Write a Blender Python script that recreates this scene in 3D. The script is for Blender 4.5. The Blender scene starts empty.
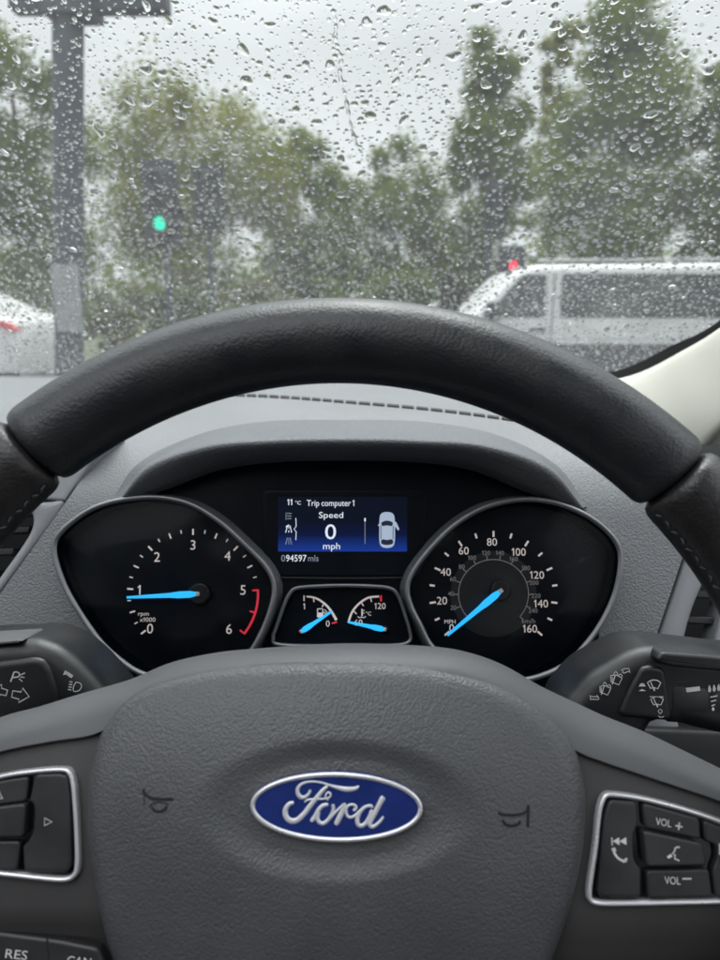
import bpy, math, random
from mathutils import Vector, Matrix, noise
S = bpy.context.scene
R = math.radians
# ------------------------------------------------------------------ camera, sky, sun, exposure
CAM = Vector((0.0, 0.0, 1.35)); PITCH = R(13.5); F = 720.0
cd = bpy.data.cameras.new('camera'); co = bpy.data.objects.new('camera', cd); S.collection.objects.link(co)
co.location = CAM; co.rotation_euler = (math.pi/2-PITCH, 0, 0)
cd.sensor_fit = 'HORIZONTAL'; cd.sensor_width = 36; cd.lens = 36; cd.clip_start = 0.02; cd.clip_end = 2000
cd.dof.use_dof = True; cd.dof.focus_distance = 0.36; cd.dof.aperture_fstop = 15
S.camera = co
SUN_EL, SUN_AZ = 62, 10          # azimuth measured from +Y towards +X
w = bpy.data.worlds.new('World'); S.world = w; w.use_nodes = True
nt = w.node_tree; N = nt.nodes; L = nt.links
bg = N['Background']; bg.inputs['Strength'].default_value = 0.12
sky = N.new('ShaderNodeTexSky'); sky.sky_type = 'NISHITA'; sky.sun_disc = False
sky.sun_elevation = R(SUN_EL); sky.sun_rotation = R(SUN_AZ); sky.air_density = 1.0; sky.dust_density = 4.0; sky.ozone_density = 1.0
bw = N.new('ShaderNodeRGBToBW'); L.new(sky.outputs[0], bw.inputs[0])
tc = N.new('ShaderNodeTexCoord'); sp = N.new('ShaderNodeSeparateXYZ'); L.new(tc.outputs['Generated'], sp.inputs[0])
mr = N.new('ShaderNodeMapRange'); mr.interpolation_type = 'SMOOTHSTEP'; mr.inputs[1].default_value = 0.28; mr.inputs[2].default_value = 1.0
mr.inputs[3].default_value = 6.3; mr.inputs[4].default_value = 33.0; L.new(sp.outputs[2], mr.inputs[0])    # overcast sky: zenith brighter than horizon
cl = N.new('ShaderNodeTexNoise'); cl.inputs['Scale'].default_value = 3.2; cl.inputs['Detail'].default_value = 5
mp = N.new('ShaderNodeMapping'); mp.inputs['Scale'].default_value = (1, 1, 2.6); L.new(tc.outputs['Generated'], mp.inputs[0]); L.new(mp.outputs[0], cl.inputs[0])
cr_ = N.new('ShaderNodeMapRange'); cr_.inputs[1].default_value = .3; cr_.inputs[2].default_value = .7; cr_.inputs[3].default_value = .88; cr_.inputs[4].default_value = 1.1; L.new(cl.outputs[0], cr_.inputs[0])
mxv = N.new('ShaderNodeMix'); mxv.data_type = 'FLOAT'; mxv.inputs[0].default_value = .85; L.new(bw.outputs[0], mxv.inputs[2]); L.new(mr.outputs[0], mxv.inputs[3])
mu = N.new('ShaderNodeMath'); mu.operation = 'MULTIPLY'; L.new(mxv.outputs[0], mu.inputs[0]); L.new(cr_.outputs[0], mu.inputs[1])
vm = N.new('ShaderNodeVectorMath'); vm.operation = 'SCALE'; vm.inputs[0].default_value = (0.955, 0.992, 1.025); L.new(mu.outputs[0], vm.inputs['Scale'])
L.new(vm.outputs[0], bg.inputs[0])
sl = bpy.data.lights.new('sun', 'SUN'); sl.energy = 1.5; sl.angle = R(25); sl.color = (1, .97, .93)
so = bpy.data.objects.new('sun', sl); S.collection.objects.link(so)
sd = Vector((math.sin(R(SUN_AZ))*math.cos(R(SUN_EL)), math.cos(R(SUN_AZ))*math.cos(R(SUN_EL)), math.sin(R(SUN_EL))))
so.rotation_euler = sd.to_track_quat('Z', 'Y').to_euler(); so.location = (0, 0, 12)
S.view_settings.view_transform = 'Standard'; S.view_settings.look = 'None'; S.view_settings.gamma = 1; S.view_settings.use_curve_mapping = False
S.view_settings.exposure = 0.14
cy = S.cycles; cy.max_bounces = 12; cy.transparent_max_bounces = 24; cy.transmission_bounces = 8; cy.glossy_bounces = 3; cy.diffuse_bounces = 3
cy.caustics_refractive = True; cy.caustics_reflective = False; cy.sample_clamp_indirect = 4; cy.use_denoising = True

# ------------------------------------------------------------------ measuring helpers
FW = Vector((0, math.cos(PITCH), -math.sin(PITCH))); UP = Vector((0, math.sin(PITCH), math.cos(PITCH))); RT = Vector((1, 0, 0))
def ray(x, y): return RT*((x-360)/F) + UP*((480-y)/F) + FW
def atY(x, y, Y):
    d = ray(x, y); return CAM + d*(Y/d.y)
class Frame:
    def __init__(s, org, tilt):
        t = R(tilt); s.o = org; s.x = Vector((1, 0, 0)); s.y = Vector((0, math.sin(t), math.cos(t))); s.z = Vector((0, -math.cos(t), math.sin(t)))
        s.m = Matrix(((s.x.x, s.y.x, s.z.x, org.x), (s.x.y, s.y.y, s.z.y, org.y), (s.x.z, s.y.z, s.z.z, org.z), (0, 0, 0, 1)))
    def p(s, x, y, h=0.0):          # picture point -> local (x, y) on the plane local z = h
        d = ray(x, y); q = s.o + s.z*h; t = (q-CAM).dot(s.z)/d.dot(s.z); v = CAM+d*t-s.o
        return (v.dot(s.x), v.dot(s.y))
    def ps(s, pts, h=0.0): return [s.p(a, b, h) for a, b in pts]
    def loc(s, v): v = v-s.o; return Vector((v.dot(s.x), v.dot(s.y), v.dot(s.z)))
    def sc(s, x, y, h=0.0):         # metres per picture pixel on that plane
        a = s.p(x, y, h); b = s.p(x+1, y, h); return b[0]-a[0]

# ------------------------------------------------------------------ mesh helpers
def cr(pts, n=6, closed=False):
    P = [tuple(p) for p in pts]; m = len(P); out = []; dim = len(P[0])
    rng = range(m) if closed else range(m-1)
    for i in rng:
        p1, p2 = P[i], P[(i+1) % m]
        p0 = P[i-1] if (closed or i > 0) else tuple(2*p1[k]-p2[k] for k in range(dim))
        p3 = P[(i+2) % m] if (closed or i+2 < m) else tuple(2*p2[k]-p1[k] for k in range(dim))
        for j in range(n):
            t = j/n; t2 = t*t; t3 = t2*t
            out.append(tuple(.5*(2*p1[k]+(p2[k]-p0[k])*t+(2*p0[k]-5*p1[k]+4*p2[k]-p3[k])*t2+(3*p1[k]-p0[k]-3*p2[k]+p3[k])*t3) for k in range(dim)))
    if not closed: out.append(P[-1])
    return out
def area(p): return .5*sum(p[i-1][0]*p[i][1]-p[i][0]*p[i-1][1] for i in range(len(p)))
def ccw(p): return list(p) if area(p) > 0 else list(p)[::-1]
def offset(p, d):                   # shrink a ccw outline by d
    n = len(p); out = []
    for i in range(n):
        a, b, c = p[i-1], p[i], p[(i+1) % n]
        e1 = (b[0]-a[0], b[1]-a[1]); e2 = (c[0]-b[0], c[1]-b[1]); l1 = math.hypot(*e1) or 1e-9; l2 = math.hypot(*e2) or 1e-9
        n1 = (-e1[1]/l1, e1[0]/l1); n2 = (-e2[1]/l2, e2[0]/l2); m = (n1[0]+n2[0], n1[1]+n2[1]); k = 1+n1[0]*n2[0]+n1[1]*n2[1]
        k = max(k, .35); out.append((b[0]+m[0]/k*d, b[1]+m[1]/k*d))
    return out
def rounded(poly, r, n=5):
    out = []; m = len(poly)
    for i in range(m):
        a, b, c = poly[i-1], poly[i], poly[(i+1) % m]
        la = math.hypot(a[0]-b[0], a[1]-b[1]); lc = math.hypot(c[0]-b[0], c[1]-b[1]); q = min(r, la*.45, lc*.45)
        s = (b[0]+(a[0]-b[0])*q/la, b[1]+(a[1]-b[1])*q/la); e = (b[0]+(c[0]-b[0])*q/lc, b[1]+(c[1]-b[1])*q/lc)
        for k in range(n+1):
            t = k/n; out.append(((1-t)**2*s[0]+2*t*(1-t)*b[0]+t*t*e[0], (1-t)**2*s[1]+2*t*(1-t)*b[1]+t*t*e[1]))
    return out
class MB:
    def __init__(s): s.v = []; s.f = []; s.mi = []; s.cur = 0
    def add(s, v, f):
        o = len(s.v); s.v += [tuple(q) for q in v]; s.f += [tuple(i+o for i in q) for q in f]; s.mi += [s.cur]*len(f); return s
    def loft(s, rows, closed=False, cap0=False, cap1=False, loop=False):
        n = len(rows[0]); v = [q for r in rows for q in r]; f = []; m = len(rows)
        for i in range(m if loop else m-1):
            for j in range(n if closed else n-1):
                a, b = i*n+j, i*n+(j+1) % n; i2 = (i+1) % m; c, d = i2*n+(j+1) % n, i2*n+j; f.append((a, b, c, d))
        if cap0: f.append(tuple(range(n))[::-1])
        if cap1: f.append(tuple((m-1)*n+k for k in range(n)))
        return s.add(v, f)
    def slab(s, out, h0, h1, bev=.001, seg=3, back=True, dome=0):
        p = ccw(out); rows = [[(x, y, h0) for x, y in p], [(x, y, h1-bev) for x, y in p]]
        for k in range(1, seg+1):
            t = k/seg*math.pi/2; q = offset(p, bev*(1-math.cos(t))); rows.append([(x, y, h1-bev+bev*math.sin(t)) for x, y in q])
        cx = sum(a for a, _ in q)/len(q); cy = sum(b for _, b in q)/len(q); rows.append([(x+(cx-x)*.05, y+(cy-y)*.05, h1) for x, y in q])
        return s.loft(rows, True, back, True)
    def box(s, x0, x1, y0, y1, z0, z1):
        v = [(x, y, z) for z in (z0, z1) for y in (y0, y1) for x in (x0, x1)]
        return s.add(v, [(0, 2, 3, 1), (4, 5, 7, 6), (0, 1, 5, 4), (2, 6, 7, 3), (0, 4, 6, 2), (1, 3, 7, 5)])
    def stroke(s, pts, w, h, closed=False):
        n = len(pts); lv = []
        for i in range(n):
            a = pts[i-1] if (i > 0 or closed) else pts[i]; c = pts[(i+1) % n] if (i < n-1 or closed) else pts[i]
            d = (c[0]-a[0], c[1]-a[1]); l = math.hypot(*d) or 1e-9; nx, ny = -d[1]/l, d[0]/l; ww = (w[i] if isinstance(w, (list, tuple)) else w)/2
            hh = h[i] if isinstance(h, (list, tuple)) else h
            lv += [(pts[i][0]-nx*ww, pts[i][1]-ny*ww, hh), (pts[i][0]+nx*ww, pts[i][1]+ny*ww, hh)]
        f = [(2*i, 2*((i+1) % n), 2*((i+1) % n)+1, 2*i+1) for i in range(n if closed else n-1)]
        return s.add(lv, f)
    def fill(s, pts, h):
        p = ccw(pts); return s.add([(x, y, h) for x, y in p], [tuple(range(len(p)))])
    def sweep(s, path, sec, closed=True, cap=False):   # section points (outward, up) along a path in local xy; path points (x, y, h)
        n = len(path); rows = []
        for i in range(n):
            a = path[i-1] if (i > 0 or closed) else path[i]; c = path[(i+1) % n] if (i < n-1 or closed) else path[i]
            d = (c[0]-a[0], c[1]-a[1]); l = math.hypot(*d) or 1e-9; nx, ny = d[1]/l, -d[0]/l
            rows.append([(path[i][0]+nx*u, path[i][1]+ny*u, path[i][2]+z) for u, z in sec])
        return s.loft(rows, True, cap and not closed, cap and not closed, loop=closed)
    def tube(s, pts, rad, seg=8, cap=True):
        P = [Vector(p) for p in pts]; rows = []
        for i, p in enumerate(P):
            d = (P[min(i+1, len(P)-1)]-P[max(i-1, 0)]).normalized(); a = d.cross(Vector((0, 0, 1)))
            if a.length < .05: a = d.cross(Vector((0, 1, 0)))
            a.normalize(); b = a.cross(d); r = rad[i] if isinstance(rad, (list, tuple)) else rad
            rows.append([tuple(p+a*(r*math.cos(k*2*math.pi/seg))+b*(r*math.sin(k*2*math.pi/seg))) for k in range(seg)])
        return s.loft(rows, True, cap, cap)
    def text(s, t, x, y, h, hgt, wid=None, rot=0, shear=0, bold=0):    # centred at (x, y)
        v, f = glyphs(t, bold); xs = [q[0] for q in v]; ys = [q[1] for q in v]
        ref = [q[1] for q in glyphs('0' if any(c.isdigit() for c in t) else 'H', bold)[0]]
        k = hgt/(max(ref)-min(ref)); kx = k if wid is None else wid/(max(xs)-min(xs)); cx = (max(xs)+min(xs))/2; cy_ = (max(ref)+min(ref))/2
        c, sn = math.cos(rot), math.sin(rot); o = []
        for a, b in v:
            u, q = (a-cx)*kx, (b-cy_)*k; u += q*shear; o.append((x+u*c-q*sn, y+u*sn+q*c, h))
        return s.add(o, f)
    def build(s, name, mats, parent=None, smooth=True, angle=35, label=None, link=True):
        me = bpy.data.meshes.new(name); me.from_pydata(s.v, [], s.f)
        for m in (mats if isinstance(mats, (list, tuple)) else [mats]): me.materials.append(m)
        if any(s.mi): me.polygons.foreach_set('material_index', s.mi)
        me.validate(); me.update()
        if smooth:
            me.polygons.foreach_set('use_smooth', [True]*len(me.polygons))
            if angle < 180: me.set_sharp_from_angle(angle=R(angle))
        o = bpy.data.objects.new(name, me)
        if link: S.collection.objects.link(o)
        if parent: o.parent = parent
        if label: o['label'] = label
        return o
_gl = {}
def glyphs(t, bold=0):
    if (t, bold) in _gl: return _gl[(t, bold)]
    if '1' in t:                    # the dial's own figure 1 has a flag, so set such words letter by letter
        mx = lambda s: max(q[0] for q in glyphs(s, bold)[0])
        hh = mx('HH'); H = max(q[1] for q in glyphs('0', bold)[0]); x = 0; V = []; Fc = []
        for c in t:
            if c == ' ': x += .22; continue
            if c == '1':
                g = [(.20*H, 0), (.34*H, 0), (.34*H, H), (.22*H, H), (.02*H, .78*H), (.08*H, .68*H), (.20*H, .80*H)]; V_, F_ = g, [tuple(range(7))]; adv = .50*H
            else: V_, F_ = glyphs(c, bold); adv = mx('H'+c+'H')-hh
            o = len(V); V += [(a+x, b) for a, b in V_]; Fc += [tuple(i+o for i in f) for f in F_]; x += adv
        _gl[(t, bold)] = (V, Fc); return V, Fc
    c = bpy.data.curves.new('lettering', 'FONT'); c.body = t; c.resolution_u = 3; c.offset = bold*.01
    o = bpy.data.objects.new('lettering', c); S.collection.objects.link(o); dg = bpy.context.evaluated_depsgraph_get(); dg.update()
    me = o.evaluated_get(dg).to_mesh(); r = ([(v.co.x, v.co.y) for v in me.vertices], [tuple(p.vertices) for p in me.polygons])
    o.evaluated_get(dg).to_mesh_clear(); bpy.data.objects.remove(o); bpy.data.curves.remove(c); _gl[(t, bold)] = r; return r
def empty(name, m=None):
    o = bpy.data.objects.new(name, None); o.empty_display_size = .05; S.collection.objects.link(o)
    if m is not None: o.matrix_world = m if isinstance(m, Matrix) else Matrix.Translation(m)
    return o
def tag(o, label, cat=None, group=None, kind=None):
    o['label'] = label
    if cat: o['category'] = cat
    if group: o['group'] = group
    if kind: o['kind'] = kind
    return o
def copy_tree(o, parent=None):
    c = o.copy(); S.collection.objects.link(c)
    if parent: c.parent = parent
    for ch in list(o.children): copy_tree(ch, c)
    return c

# ------------------------------------------------------------------ materials
def mat(name, col, rough=.5, metal=0, bump=None, spec=.5, coat=0, var=None, sheen=0, emit=None, es=1, alpha=None):
    m = bpy.data.materials.new(name); m.use_nodes = True; t = m.node_tree; b = t.nodes['Principled BSDF']
    b.inputs['Base Color'].default_value = (*col, 1); b.inputs['Roughness'].default_value = rough; b.inputs['Metallic'].default_value = metal
    b.inputs['Specular IOR Level'].default_value = spec; b.inputs['Coat Weight'].default_value = coat; b.inputs['Coat Roughness'].default_value = .1
    if sheen: b.inputs['Sheen Weight'].default_value = sheen; b.inputs['Sheen Roughness'].default_value = .45
    if emit: b.inputs['Emission Color'].default_value = (*emit, 1); b.inputs['Emission Strength'].default_value = es
    tcn = t.nodes.new('ShaderNodeTexCoord')
    if var:                         # (scale, second colour, roughness swing)
        n = t.nodes.new('ShaderNodeTexNoise'); n.inputs['Scale'].default_value = var[0]; n.inputs['Detail'].default_value = 6; t.links.new(tcn.outputs['Object'], n.inputs[0])
        rp = t.nodes.new('ShaderNodeMapRange'); rp.inputs[1].default_value = .35; rp.inputs[2].default_value = .65; t.links.new(n.outputs[0], rp.inputs[0])
        mx = t.nodes.new('ShaderNodeMix'); mx.data_type = 'RGBA'; mx.inputs[6].default_value = (*col, 1); mx.inputs[7].default_value = (*var[1], 1)
        t.links.new(rp.outputs[0], mx.inputs[0]); t.links.new(mx.outputs[2], b.inputs['Base Color'])
        if len(var) > 2:
            r2 = t.nodes.new('ShaderNodeMapRange'); r2.inputs[1].default_value = .3; r2.inputs[2].default_value = .7; r2.inputs[3].default_value = rough-var[2]; r2.inputs[4].default_value = rough+var[2]
            t.links.new(n.outputs[0], r2.inputs[0]); t.links.new(r2.outputs[0], b.inputs['Roughness'])
    if bump:                        # list of (kind, scale, strength, distance)
        prev = None
        for kind, sc_, st, ds in bump:
            if kind == 'voro':
                n = t.nodes.new('ShaderNodeTexVoronoi'); n.feature = 'SMOOTH_F1'; n.inputs['Scale'].default_value = sc_; n.inputs['Smoothness'].default_value = .35; o = n.outputs['Distance']
            else:
                n = t.nodes.new('ShaderNodeTexNoise'); n.inputs['Scale'].default_value = sc_; n.inputs['Detail'].default_value = 3; o = n.outputs[0]
            if kind == 'voro':      # warp the cells so that the grain is irregular
                wn = t.nodes.new('ShaderNodeTexNoise'); wn.inputs['Scale'].default_value = sc_*.6; t.links.new(tcn.outputs['Object'], wn.inputs[0])
                wa = t.nodes.new('ShaderNodeVectorMath'); wa.operation = 'MULTIPLY_ADD'; wa.inputs[1].default_value = (1.6/sc_,)*3; t.links.new(wn.outputs['Color'], wa.inputs[0]); t.links.new(tcn.outputs['Object'], wa.inputs[2])
                t.links.new(wa.outputs[0], n.inputs['Vector'])
            else: t.links.new(tcn.outputs['Object'], n.inputs['Vector'])
            bn = t.nodes.new('ShaderNodeBump'); bn.inputs['Strength'].default_value = st; bn.inputs['Distance'].default_value = ds
            if kind == 'voro': bn.invert = True
            t.links.new(o, bn.inputs['Height'])
            if prev: t.links.new(prev.outputs[0], bn.inputs['Normal'])
            prev = bn
        t.links.new(prev.outputs[0], b.inputs['Normal'])
    return m
M = {}
M['rim_leather'] = mat('rim_leather', (.015, .0165, .02), .4, bump=[('voro', 800, .22, .0006), ('noise', 110, .2, .0012)], var=(60, (.022, .0225, .025), .06), spec=.5)
M['grip_leather'] = mat('grip_leather', (.018, .017, .018), .38, bump=[('voro', 700, .25, .0006), ('noise', 120, .2, .001)], var=(40, (.027, .025, .025), .08))
M['pad'] = mat('pad_leatherette', (.076, .078, .083), .43, bump=[('voro', 900, .42, .0006), ('noise', 160, .2, .0008)], var=(22, (.09, .091, .095), .09), spec=.5)
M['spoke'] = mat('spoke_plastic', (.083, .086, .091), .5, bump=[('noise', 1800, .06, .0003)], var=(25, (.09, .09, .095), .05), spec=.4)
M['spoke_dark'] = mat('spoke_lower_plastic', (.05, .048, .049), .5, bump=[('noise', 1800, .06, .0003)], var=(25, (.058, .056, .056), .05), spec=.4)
M['dash'] = mat('dash_vinyl', (.165, .169, .176), .52, bump=[('voro', 800, .6, .0007), ('noise', 40, .08, .002)], var=(9, (.186, .19, .197), .05), spec=.45)
M['brow'] = mat('brow_vinyl', (.115, .118, .124), .55, bump=[('voro', 760, .6, .0007)], var=(14, (.128, .134, .144), .05), spec=.4)
M['trim'] = mat('trim_plastic', (.23, .235, .25), .45, bump=[('noise', 1500, .05, .0003)], var=(12, (.25, .255, .27), .05))
M['dark'] = mat('dark_plastic', (.012, .013, .015), .5, bump=[('noise', 1500, .06, .0003)], var=(30, (.018, .018, .02), .06))
M['gloss'] = mat('gloss_black', (.004, .005, .007), .12, var=(40, (.006, .007, .009), .04), spec=.4)
M['dial'] = mat('dial_black', (.0025, .0042, .0075), .35, var=(60, (.0035, .0055, .009), .05), spec=.12)
M['dial_grey'] = mat('dial_disc', (.011, .012, .014), .4, var=(60, (.014, .015, .017), .05), spec=.3)
M['chrome'] = mat('satin_chrome', (.8, .8, .82), .3, .55, var=(80, (.74, .74, .76), .06))
M['bezel'] = mat('bezel_metal', (.2, .205, .22), .34, .6, var=(80, (.24, .24, .25), .06))
M['button'] = mat('button_plastic', (.02, .02, .022), .42, bump=[('noise', 2200, .05, .0002)], var=(60, (.034, .034, .036), .06))
M['stalk'] = mat('stalk_plastic', (.010, .011, .013), .42, bump=[('noise', 2000, .08, .0003)], var=(50, (.016, .016, .018), .06))
M['print'] = mat('white_print', (.75, .75, .74), .6, var=(300, (.62, .62, .62)))
M['print_grey'] = mat('grey_print', (.42, .43, .42), .6, var=(300, (.34, .34, .34)))
M['ink_line'] = mat('engraved_line', (.006, .006, .007), .7, var=(300, (.009, .009, .01)))
M['cream'] = mat('cream_trim', (.62, .6, .53), .7, bump=[('noise', 900, .08, .0005)], var=(8, (.57, .555, .49)))
M['headliner'] = mat('headliner_cloth', (.6, .59, .55), .9, bump=[('noise', 700, .2, .001)], var=(10, (.55, .54, .5)))
M['blue_enamel'] = mat('blue_enamel', (.012, .027, .15), .22, coat=.6, var=(120, (.015, .033, .18), .05))
M['stitch'] = mat('thread', (.09, .09, .1), .8, var=(500, (.06, .06, .07)))
M['lit_white'] = mat('lit_numerals', (.5, .47, .46), .6, emit=(1, .86, .82), es=.3)
M['lit_dim'] = mat('lit_small_numerals', (.2, .2, .2), .6, emit=(.9, .85, .85), es=.07)
M['lit_red'] = mat('lit_red_marks', (.3, .02, .03), .6, emit=(1, .04, .08), es=.42)
M['needle'] = mat('lit_needle', (.02, .2, .35), .4, emit=(.015, .42, .95), es=1.0)
M['needle_hub'] = mat('needle_hub', (.008, .009, .011), .35, var=(100, (.012, .012, .014)), spec=.3)
M['scr_white'] = mat('screen_white', (.1, .1, .1), .4, emit=(.82, .9, 1), es=.8)
M['scr_dim'] = mat('screen_dim', (.1, .1, .1), .4, emit=(.5, .62, .85), es=.3)
M['scr_car'] = mat('screen_car', (.1, .1, .1), .4, emit=(.55, .68, .9), es=.55)
M['scr_line'] = mat('screen_dark', (.005, .005, .01), .4, emit=(.01, .015, .05), es=.5)

# ------------------------------------------------------------------ dashboard
CF = Frame(CAM+Vector((0, .43, -.12)), 20)
PROF = [(1.02, -.0945), (.95, -.0915), (.85, -.088), (.75, -.0855), (.66, -.084), (.6, -.0835), (.55, -.0842), (.51, -.0868), (.48, -.0915), (.46, -.098), (.447, -.107), (.436, -.12), (.427, -.14), (.416, -.168), (.402, -.205), (.385, -.252), (.37, -.295), (.35, -.35)]
PROF = [(q[0], q[1]) for q in cr(PROF, 4)]
def prof_px(q): return 480-F*math.tan(math.atan2(q[1], q[0])+PITCH)
GL = [(182, 330), (128, 400), (110, 430), (97, 456), (66, 502), (0, 594), (-45, 655), (-150, 800)]      # left seam of the fascia
GR = [(560, 330), (645, 400), (672, 430), (690, 480), (697, 510), (683, 556), (670, 595), (655, 640), (640, 690), (610, 800)]   # right seam
def ipl(t, y):
    for (x0, y0), (x1, y1) in zip(t, t[1:]):
        if y0 <= y <= y1: return x0+(x1-x0)*(y-y0)/(y1-y0)
    return t[0][0] if y < t[0][1] else t[-1][0]
def dash_pt(x, q): return Vector((x, q[0], q[1]))+CAM
def xw(pxx, q):                     # world x of a picture column on a profile row
    d = ray(pxx, prof_px(q)); return d.x*q[0]/d.y
dash = tag(empty('dashboard', CAM+Vector((0, .7, -.3))), 'pale grey grained car dashboard behind the steering wheel, with a hood over the instruments', 'dashboard')
DI = dash.matrix_world.inverted()
def wrows(rows): return [[tuple(Vector(p)-dash.location) for p in r] for r in rows]
mb = MB(); rows = []; wl = []; wr = []
for q in PROF:
    y = prof_px(q)
    if y < 430: x0, x1 = -1.25, .52
    else: x0, x1 = xw(ipl(GL, y), q), xw(ipl(GR, y), q)
    if y < 430: a, b = xw(110, PROF[-1]) if False else None, None
    rows.append((q, y))
top = [q for q, y in rows if y < 431]; fas = [q for q, y in rows if y >= 425]
NX = 60
tb = top[-1]; xl, xr = xw(ipl(GL, prof_px(tb)), tb), xw(ipl(GR, prof_px(tb)), tb)
mid = []
for q, y in rows:
    if y < 431: a, b = xl, xr
    else: a, b = xw(ipl(GL, y), q), xw(ipl(GR, y), q)
    mid.append([dash_pt(a+(b-a)*k/NX, q) for k in range(NX+1)])
mb.loft(wrows(mid)[::-1])
mb.loft(wrows([[dash_pt(-1.3+(xl+1.3)*k/12, q) for k in range(13)] for q in top])[::-1])
mb.loft(wrows([[dash_pt(xr+(max(.012, min(.30, .235+(q[0]-.55)*.14)-xr))*k/6, q) for k in range(7)] for q in top])[::-1])
# thickness: a folded-under rear edge
dtop = mb.build('dash_top', M['dash'], dash, angle=60)
mb = MB()                           # hollow dark shell behind the vents and below
mb.loft(wrows([[CAM+Vector((x, y, z)) for x in (-1.3, -.6, 0, .3, .56)] for y, z in ((.53, -.1), (.5, -.16), (.47, -.25), (.44, -.42))][::-1]))
mb.build('vent_cavity', M['dark'], dash)
# demister slot
DQ = [q for q in PROF if q[0] > .5]
def on_top(x, y):
    for q0, q1 in zip(DQ, DQ[1:]):
        y0, y1 = prof_px(q0), prof_px(q1)
        if y0 <= y <= y1:
            t = (y-y0)/(y1-y0); Y = q0[0]+(q1[0]-q0[0])*t; return atY(x, y, Y)
    return atY(x, y, .97)
sl_pts = cr([(212, 394.5), (280, 397.5), (345, 402.5), (430, 410), (515, 421), (600, 436)], 6)
mb = MB(); n = len(sl_pts); k = 0
for i in range(n-1):
    (x0, y0), (x1, y1) = sl_pts[i], sl_pts[i+1]
    e = .06; xa, ya, xb, yb = x0+(x1-x0)*e, y0+(y1-y0)*e, x0+(x1-x0)*(1-e*2), y0+(y1-y0)*(1-e*2)
    g = [on_top(xa, ya-1.1), on_top(xb, yb-1.1), on_top(xb, yb+.9), on_top(xa, ya+.9)]
    g = [p+Vector((0, 0, .0012))-dash.location for p in g]; mb.add([tuple(p) for p in g]+[tuple(p-Vector((0, 0, .004))) for p in g], [(0, 3, 2, 1), (0, 1, 5, 4), (1, 2, 6, 5), (2, 3, 7, 6), (3, 0, 4, 7)])
mb.build('demister_slot', M['ink_line'], dash, smooth=False)
# hood over the instruments
def prow(pts, Y): return [atY(a, b, Y if not isinstance(Y, (list, tuple)) else Y[i]) for i, (a, b) in enumerate(pts)]
E = [.436, .434, .44, .46, .465, .46, .44, .434, .436]
hood = [prow([(112, 500), (140, 462), (195, 436), (262, 423), (345, 421), (424, 423), (498, 436), (555, 464), (588, 508)], [.438, .452, .475, .495, .5, .495, .475, .452, .438]),
        prow([(114, 499), (146, 461), (200, 434), (264, 421.5), (345, 420), (422, 421.5), (494, 434), (550, 462), (586, 507)], [.432, .442, .455, .468, .47, .468, .455, .442, .432]),
        prow([(116, 499), (152, 463), (204, 437), (266, 425), (345, 423.5), (420, 425), (490, 437), (546, 465), (584, 507)], [.426, .43, .438, .446, .448, .446, .438, .43, .426]),
        prow([(118, 500), (149, 463.5), (206, 441), (268, 433), (345, 431), (420, 433), (487, 441), (548, 465), (584, 508)], [.421, .42, .42, .424, .426, .424, .42, .42, .421]),
        prow([(119, 501), (151, 468), (208, 447.5), (271, 441.5), (345, 440), (418, 441.5), (485, 447), (546, 469), (583, 508)], [.416, .405, .400, .402, .403, .402, .400, .405, .416]),
        prow([(122, 502), (165, 482), (215, 463), (275, 455), (345, 453.5), (416, 455), (476, 463), (532, 485), (577, 509)], [.417, .412, .410, .411, .412, .411, .410, .412, .417]),
        prow([(124, 503), (168, 486), (218, 468), (277, 460), (345, 458.5), (414, 460), (473, 468), (528, 490), (574, 509)], [.419, .419, .419, .420, .421, .420, .419, .419, .419]),
        prow([(126, 504), (171, 488), (221, 470), (279, 462), (345, 460.5), (412, 462), (470, 470), (525, 492), (571, 509)], [.423, .427, .428, .428, .429, .428, .428, .427, .423]),
        prow([(128, 503), (174, 484), (224, 464), (281, 456), (345, 454), (410, 456), (467, 464), (522, 488), (568, 508)], [.44, .45, .455, .458, .46, .458, .455, .45, .44])]
hr = [cr([tuple(p) for p in r], 8) for r in hood]
cols = list(zip(*hr)); cols = [cr(c, 4) for c in cols]; hr = [list(r) for r in zip(*cols)]
mb = MB(); mb.loft(wrows(hr)[::-1]); mb.build('instrument_hood', M['brow'], dash, angle=180)
# two little humps on the hood's crest
for cx_ in (268, 420):
    mb = MB()
    r2 = []
    for i in range(9):
        for_ = []; t = i/8
        for j in range(13):
            a = j/12*2-1; e = max(0, 1-a*a)**.5; s = math.sin(t*math.pi)
            for_.append(atY(cx_+a*19, 424-4.5*e*s+t*5, .478-.02*t))
        r2.append(for_)
    mb.loft(wrows(r2)[::-1])
    mb.build('hood_hump', M['brow'], dash, angle=180)

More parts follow.
